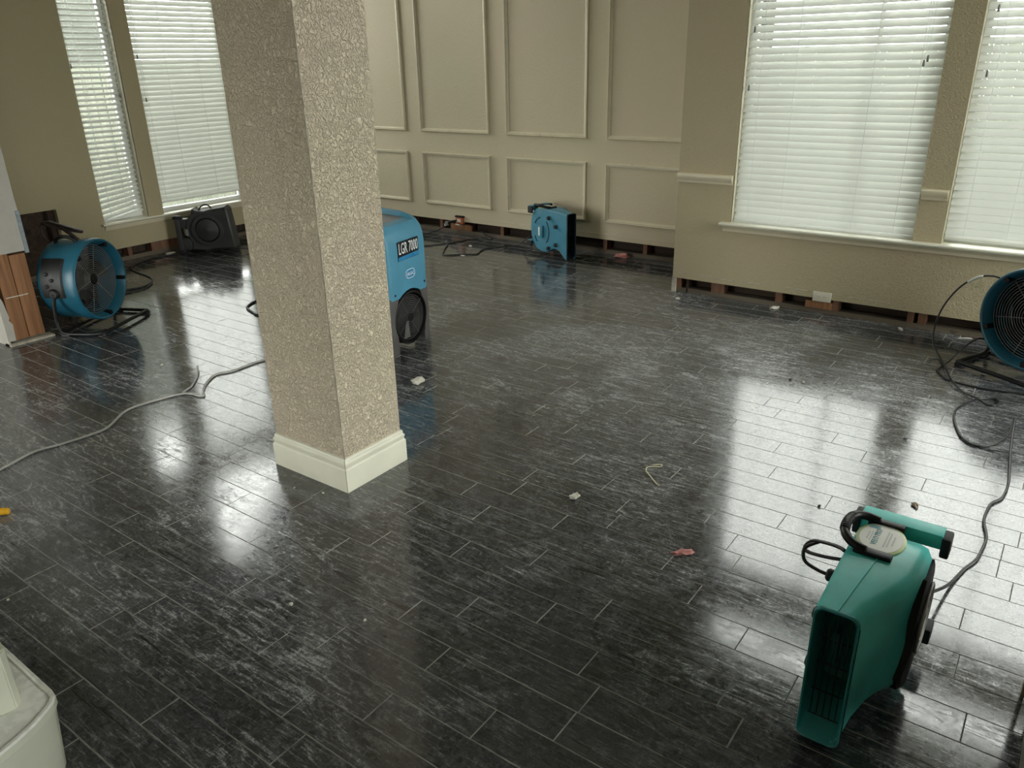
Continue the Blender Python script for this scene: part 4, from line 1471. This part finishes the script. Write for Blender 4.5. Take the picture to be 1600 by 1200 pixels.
# ================================================================== LIDDED BIN, LOWER LEFT
ZL = 0.235
LO = [(-2.42, 0.545), (-2.10, 0.543), (-1.885, 0.540), (-1.858, 0.536), (-1.838, 0.522), (-1.822, 0.500), (-1.800, 0.460), (-1.782, 0.410), (-1.768, 0.350), (-1.762, 0.280), (-1.768, 0.200), (-1.790, 0.120), (-1.835, 0.050), (-1.90, 0.0), (-2.0, -0.03), (-2.2, -0.035), (-2.36, -0.02), (-2.45, 0.06), (-2.48, 0.2), (-2.48, 0.42), (-2.46, 0.52)]
root = thing('lidded_bin', 'off white plastic bin with frosted lid at the lower left corner', 'bin', (-2.1, 0.25, 0.0))
lc = [(x + 2.1, y - 0.25) for x, y in LO]
bm = B()
loft(bm, [[(x * 0.93, y * 0.93, 0.0) for x, y in lc], [(x * 0.935, y * 0.935, 0.006) for x, y in lc], [(x * 0.985, y * 0.985, ZL - 0.034) for x, y in lc], [(x, y, ZL - 0.028) for x, y in lc], [(x, y, ZL - 0.006) for x, y in lc]], True, True)
obj('tub', bm, 'offwhite', root, 35)
bm = B()
loops = [[(x, y, z) for x, y in offset_poly(lc, d)] for d, z in ((0.0, ZL - 0.006), (0.003, ZL), (0.010, ZL + 0.001), (0.014, ZL - 0.004), (0.019, ZL - 0.004), (0.024, ZL - 0.001))]
loft(bm, loops, False, True)
obj('lid', bm, 'lid', root, 35)
bm = B()
prism(bm, [(0.205, 0.170, ZL - 0.001), (0.213, 0.208, ZL - 0.001), (0.196, 0.226, ZL - 0.001), (0.135, 0.236, ZL - 0.001), (0.125, 0.195, ZL - 0.001)], (0, 0, 0.17))
bmesh.ops.bevel(bm, geom=bm.edges[:], offset=0.003, segments=2, affect='EDGES')
obj('lid_post', bm, 'offwhite', root, 35)

# yellow tool at the left edge
root = thing('hand_tool', 'tool with a yellow handle tip at the left edge', 'tool', (-3.36, 0.985, 0.0))
bm = B()
tube(bm, [(0.02, 0.02, 0.016), (0.0, 0.0, 0.017), (-0.08, -0.075, 0.017), (-0.12, -0.112, 0.017)], lambda t: 0.011 + 0.005 * math.sin(PI * min(1, t * 1.1 + 0.1)), 10, 4)
obj('handle', bm, 'yellow', root)
bm = B()
tube(bm, [(-0.115, -0.108, 0.017), (-0.25, -0.235, 0.012)], 0.005, 8, 1)
obj('shaft', bm, 'black', root)


# ================================================================== ELECTRICAL
def outlet():
    root = thing('wall_outlet', 'ivory duplex outlet low on the right window wall', 'outlet', (-1.352, YB, 0.092))
    bm = B()
    box(bm, -0.062, 0.062, -0.006, 0.004, 0.0, 0.068, 0.003)
    obj('cover_plate', bm, 'ivory', root, 40)
    for s_ in (-1, 1):
        bm = B()
        nn = 20
        prism(bm, [(s_ * 0.021 + 0.0165 * math.cos(2 * PI * i / nn), -0.0055, 0.034 + max(-0.0125, min(0.0125, 0.0165 * math.sin(2 * PI * i / nn)))) for i in range(nn)], (0, -0.003, 0))
        r_ = obj('receptacle', bm, 'ivory', root)
        bm = B()
        for dx, dz in ((-0.006, 0.005), (-0.006, -0.005), (0.007, 0.0)):
            box(bm, s_ * 0.021 + dx - 0.0035, s_ * 0.021 + dx + 0.0035, -0.0092, -0.008, 0.034 + dz - 0.001, 0.034 + dz + 0.001)
        obj('slots', bm, 'black', r_)


outlet()
root = thing('junction_box', 'loose copper coloured outlet box hanging below the panelled wall', 'outlet box', (-5.275, YP, 0.118))
bm = B()
box(bm, -0.045, 0.045, -0.035, 0.012, 0.0, 0.062, 0.004)
obj('box_body', bm, 'copper', root, 40)
boxo('bracket', (-0.06, 0.05, -0.030, 0.012, 0.062, 0.080), 'black', root, 0.003)
boxo('receptacle', (-0.026, 0.026, -0.039, -0.034, 0.016, 0.048), 'ivory', root, 0.002)
boxo('paper_tag', (-0.05, 0.01, -0.042, -0.030, -0.016, -0.004), 'scrap', root, 0.002)
root = thing('power_plug', 'pale plug pulled from the loose outlet box', 'plug', (-5.44, YP - 0.035, 0.085))
boxo('plug_body', (-0.020, 0.020, -0.014, 0.010, 0.0, 0.044), 'vent', root, 0.005)
boxo('plug_face', (-0.030, -0.018, -0.012, 0.008, -0.010, 0.020), 'txt', root, 0.003)
bm = B()
tube(bm, [(0.018, -0.004, 0.030), (0.06, -0.010, 0.050), (0.10, -0.012, 0.058), (0.135, -0.002, 0.066)], 0.009, 8, 4)
obj('plug_neck', bm, 'black', root)

# ================================================================== CORDS
Z = 0.0065
cord('power_cable', 'pale grey cable winding over the floor left of the column',
     [(-3.62, 0.62, Z), (-3.70, 0.90, Z), (-3.784, 1.154, Z), (-3.797, 1.201, Z), (-3.838, 1.327, Z), (-3.812, 1.435, Z), (-3.797, 1.529, Z), (-3.792, 1.64, Z), (-3.825, 1.708, Z), (-3.91, 1.816, Z), (-3.932, 1.901, Z), (-3.912, 2.03, Z), (-3.88, 2.136, Z), (-3.826, 2.171, Z), (-3.770, 2.178, Z), (-3.754, 2.199, Z), (-3.819, 2.238, Z), (-3.899, 2.313, Z), (-3.972, 2.427, Z), (-3.939, 2.526, Z), (-3.937, 2.687, Z), (-3.90, 3.0, Z)], 0.0062, 'greycord')
cord('power_cable', 'short pale cable end curving up beside the grey cable',
     [(-3.886, 2.152, Z), (-3.910, 2.196, Z), (-3.938, 2.245, Z), (-4.055, 2.359, Z + 0.001), (-4.16, 2.43, Z + 0.012)], 0.0055, 'greycord')
A = [(-0.26, 5.03, 0.13), (-0.33, 5.02, 0.155), (-0.385, 5.00, 0.11), (-0.43, 4.96, 0.045), (-0.467, 4.885, Z), (-0.487, 4.799, Z), (-0.48, 4.756, Z), (-0.434, 4.671, Z), (-0.377, 4.63, Z), (-0.288, 4.612, Z), (-0.196, 4.609, Z), (-0.052, 4.641, Z), (0.15, 4.68, Z)]
cord('fan_cord', 'black cord crossing in front of the right fan', A, 0.0055)
Bp = [(-0.27, 5.10, 0.485), (-0.34, 5.12, 0.50), (-0.42, 5.14, 0.475), (-0.50, 5.16, 0.40), (-0.565, 5.16, 0.27), (-0.585, 5.13, 0.14), (-0.565, 5.08, 0.05), (-0.508, 4.985, Z + 0.002), (-0.461, 4.841, Z + 0.006), (-0.396, 4.629, Z + 0.010), (-0.322, 4.506, Z), (-0.252, 4.429, Z + 0.010), (-0.2, 4.389, Z), (-0.166, 4.392, Z), (-0.149, 4.448, Z), (-0.165, 4.49, Z), (-0.21, 4.471, Z), (-0.261, 4.404, Z), (-0.302, 4.29, Z), (-0.314, 4.23, Z), (-0.307, 4.124, Z), (-0.275, 3.992, Z), (-0.235, 3.895, Z), (-0.175, 3.842, Z), (-0.116, 3.895, Z), (-0.075, 4.001, Z), (-0.062, 4.10, Z + 0.006), (-0.060, 4.20, 0.03), (-0.056, 4.16, 0.050), (-0.052, 4.05, 0.035), (-0.040, 3.86, Z + 0.004), (-0.024, 3.664, Z), (-0.015, 3.52, Z), (-0.023, 3.39, Z), (-0.052, 3.318, Z), (-0.061, 3.232, Z), (-0.06, 3.149, Z), (-0.038, 3.032, Z), (-0.040, 2.94, Z), (-0.050, 2.85, Z), (-0.075, 2.77, Z), (-0.105, 2.62, 0.02), (-0.14, 2.40, 0.11), (-0.165, 2.26, 0.16)]
longcord = cord('fan_cord', 'long black cord looping from the right fan to the nearest air mover', Bp, 0.0055)
cord_part('cord_bight', [(-0.335, 1.985, 0.43), (-0.364, 2.012, 0.42), (-0.434, 2.068, 0.38), (-0.461, 2.081, 0.345), (-0.449, 2.062, 0.34), (-0.392, 2.034, 0.36), (-0.340, 2.026, 0.375)], 0.0055, near)
cord_part('cord_bight', [(-0.420, 2.062, 0.386), (-0.459, 2.070, 0.345), (-0.452, 2.055, 0.312), (-0.412, 2.047, 0.3), (-0.374, 2.042, 0.3), (-0.339, 2.050, 0.3)], 0.0055, near)
cord('mover_cord', 'thin black cord along the panelled wall behind the dehumidifier',
     [(-5.75, 5.3, Z), (-5.5, 5.5, Z), (-5.204, 5.717, Z), (-5.167, 5.772, Z), (-5.093, 5.901, Z), (-5.042, 6.052, Z), (-5.026, 6.15, Z), (-4.946, 6.225, Z), (-4.85, 6.235, Z), (-4.83, 6.26, Z), (-4.90, 6.29, 0.012), (-5.0, 6.318, 0.05), (-5.06, 6.40, 0.07)], 0.0055)
cord('mover_cord', 'black cord running from the blue air mover to the cord behind the dehumidifier',
     [(-4.185, 6.06, 0.20), (-4.26, 6.11, 0.13), (-4.36, 6.14, 0.06), (-4.43, 6.13, 0.015), (-4.51, 6.09, Z), (-4.556, 6.02, Z), (-4.621, 5.9, Z), (-4.61, 5.796, Z), (-4.565, 5.668, Z), (-4.682, 5.583, Z), (-4.80, 5.481, Z), (-4.885, 5.569, Z), (-5.0, 5.74, Z), (-5.07, 5.86, Z)], 0.0055)
cord('plug_cord', 'black cord hanging from the pale plug to the dehumidifier',
     [(-5.455, 6.285, 0.088), (-5.49, 6.26, 0.060), (-5.55, 6.22, 0.025), (-5.60, 6.12, Z), (-5.62, 5.95, Z), (-5.5, 5.6, Z), (-5.2, 5.1, Z)], 0.0055)
cord('fan_cord', 'black cord curling from the left fan towards the grey air mover',
     [(-5.90, 2.80, 0.012), (-6.08, 2.98, Z), (-6.253, 3.136, Z), (-6.247, 3.232, Z), (-6.248, 3.325, Z), (-6.346, 3.44, Z), (-6.454, 3.495, Z), (-6.58, 3.521, Z), (-6.76, 3.538, Z), (-6.92, 3.587, Z), (-7.02, 3.674, Z), (-7.09, 3.786, Z), (-7.13, 3.947, Z), (-7.12, 4.09, Z), (-7.08, 4.16, Z)], 0.0062)
cord('fan_cord', 'second black cord lying beside the curled cord of the left fan',
     [(-5.88, 2.74, 0.012), (-6.05, 2.94, Z), (-6.161, 3.084, Z), (-6.162, 3.174, Z), (-6.180, 3.293, Z), (-6.29, 3.41, Z)], 0.0055)
cord('mover_cord', 'black cord trailing from the grey air mover behind the column',
     [(-6.84, 4.36, 0.02), (-6.72, 4.44, 0.045), (-6.62, 4.56, 0.04), (-6.56, 4.68, Z), (-6.4, 4.75, Z), (-5.8, 4.6, Z)], 0.0062)
cord('power_cable', 'small black cable loop peeking from behind the column',
     [(-5.06, 3.575, Z), (-5.055, 3.517, Z), (-5.007, 3.428, Z), (-4.949, 3.376, Z), (-4.829, 3.338, Z), (-4.714, 3.327, Z), (-4.4, 3.5, Z)], 0.008)
TX = Vector((-0.42, 5.135, 0.47))
bm = B()
tube(bm, [TX + Vector(p) for p in ((-0.040, 0.010, -0.030), (0.0, 0.004, 0.006), (0.032, -0.004, 0.018))], 0.0085, 8, 3)
tag(obj('tag_sleeve', bm, 'labw', longcord), 'white label sleeve')
bm = B()
prism(bm, [TX + Vector(p) for p in ((-0.030, 0.0, -0.040), (0.030, 0.0, -0.006), (0.040, 0.0, -0.052), (0.010, 0.0, -0.062))], (0, 0.0012, 0))
obj('tag_flag', bm, 'glass', longcord)
# dark straps hung over the left fan
root = thing('strap', 'dark strap with split end sticking out above the left fan', 'strap', (-5.66, 2.50, 0.615))
bm = B()
prism(bm, [(-0.16, -0.04, 0.115), (-0.10, -0.01, 0.120), (-0.01, 0.05, 0.085), (0.07, 0.115, 0.050), (0.060, 0.115, 0.032), (-0.01, 0.05, 0.048), (-0.10, -0.01, 0.078), (-0.16, -0.03, 0.092)], (0.012, -0.018, 0))
obj('webbing', bm, 'strap', root)
bm = B()
prism(bm, [(-0.03, 0.035, 0.080), (0.055, 0.10, -0.020), (0.038, 0.092, -0.026), (-0.055, 0.02, 0.080)], (0.012, -0.018, 0))
obj('webbing', bm, 'strap', root)
bm = B()
tube(bm, [(-0.155, -0.035, 0.105), (-0.175, -0.05, 0.085), (-0.175, -0.05, 0.02), (-0.14, -0.04, -0.03)], 0.006, 8, 4)
obj('hook', bm, 'strap', root)


# ================================================================== DEBRIS
def crumb(name, label, cat, x, y, s, mat, seed, amp=0.6, group=None, sub=2):
    bm = B()
    lump(bm, (0, 0, s[2] * 0.75), s, seed, sub, amp)
    o = obj(name, bm, mat, None, 30, loc=(x, y, 0.0004))
    o.rotation_euler = (0, 0, seed * 1.3)
    return tag(o, label, cat, group)


crumb('plaster_chunk', 'white crumpled plaster chunk beside the dehumidifier feet', 'debris', -2.876, 2.995, (0.042, 0.026, 0.020), 'scrap', 1, 0.9, 'plaster chunks')
crumb('plaster_chunk', 'small white plaster chunk right of the column', 'debris', -1.470, 2.418, (0.013, 0.019, 0.014), 'scrap', 2, 0.9, 'plaster chunks')
crumb('insulation_tuft', 'pink insulation tuft lying in the open floor', 'debris', -0.930, 2.310, (0.036, 0.015, 0.008), 'pink', 3, 0.8)
crumb('wood_chip', 'tan curled chip behind the nearest air mover', 'debris', -0.301, 3.137, (0.022, 0.011, 0.007), 'tan', 4, 0.9)
crumb('insulation_tuft', 'reddish insulation clump at the foot of the panelled wall', 'debris', -3.335, 6.26, (0.07, 0.035, 0.022), 'pink', 5, 1.2)
crumb('insulation_tuft', 'small reddish insulation clump by the bump corner', 'debris', -2.66, 6.20, (0.05, 0.03, 0.03), 'pink', 6, 1.2)
crumb('plaster_chunk', 'white crumb by the corner of the right window wall', 'debris', -2.345, 5.32, (0.022, 0.012, 0.008), 'scrap', 7, 0.8, 'plaster chunks')
crumb('plaster_chunk', 'flat white flake under the wall left of the outlet', 'debris', -1.66, 5.46, (0.040, 0.016, 0.010), 'scrap', 8, 0.8, 'plaster chunks')
crumb('plaster_chunk', 'flat white flake under the wall right of the outlet', 'debris', -0.82, 5.45, (0.028, 0.010, 0.006), 'scrap', 9, 0.8, 'plaster chunks')
crumb('plaster_chunk', 'long white flake at the wall behind the right fan', 'debris', -0.44, 5.47, (0.045, 0.008, 0.004), 'scrap', 10, 0.8, 'plaster chunks')
crumb('plaster_chunk', 'white flake on the floor under the left window', 'debris', -7.19, 4.13, (0.05, 0.03, 0.008), 'scrap', 11, 0.8, 'plaster chunks')
crumb('plaster_chunk', 'pale crumb on the floor before the panelled wall', 'debris', -4.65, 5.57, (0.028, 0.012, 0.004), 'scrap', 12, 0.8, 'plaster chunks')
crumb('plaster_chunk', 'pale crumb beside the black cord near the panelled wall', 'debris', -4.82, 5.90, (0.016, 0.016, 0.010), 'scrap', 13, 0.8, 'plaster chunks')
bm = B()
tube(bm, [(-1.328, 2.854, 0.004), (-1.298, 2.879, 0.004), (-1.293, 2.858, 0.004), (-1.336, 2.829, 0.004), (-1.33, 2.793, 0.004), (-1.287, 2.753, 0.004), (-1.236, 2.71, 0.004), (-1.224, 2.711, 0.004)], 0.0028, 6, 4)
tag(obj('string', bm, 'thread'), 'bent cream string lying on the dark floor', 'string')
bits = [(-1.137, 4.185, 'darkchip', 'dark pebble in the bright floor glare, left of two', 0.010), (-1.066, 4.187, 'scrap', 'pale pebble in the bright floor glare, right of two', 0.010),
        (-0.457, 3.745, 'darkchip', 'dark crumb at the right border of the floor glare', 0.008), (-0.616, 2.915, 'darkchip', 'dark crumb in the glare before the nearest air mover', 0.009),
        (-2.741, 0.743, 'scrap', 'tiny crumb on the floor above the white bin', 0.006), (-4.403, 2.341, 'scrap', 'tiny white crumb near the pale cable end', 0.010),
        (-2.521, 1.812, 'scrap', 'tiny white crumb before the column foot, left one', 0.006), (-2.383, 1.853, 'scrap', 'tiny white crumb before the column foot, right one', 0.007),
        (-1.636, 1.373, 'scrap', 'pale speck below the column', 0.007), (-1.904, 1.288, 'scrap', 'pale flat speck left of the scuff marks', 0.009)]
for i, (x, y, m, lab, s) in enumerate(bits):
    crumb('crumb', lab, 'debris', x, y, (s, s * 0.8, s * 0.6), m, 20 + i, 0.6, 'tiny crumbs on the floor', 1)
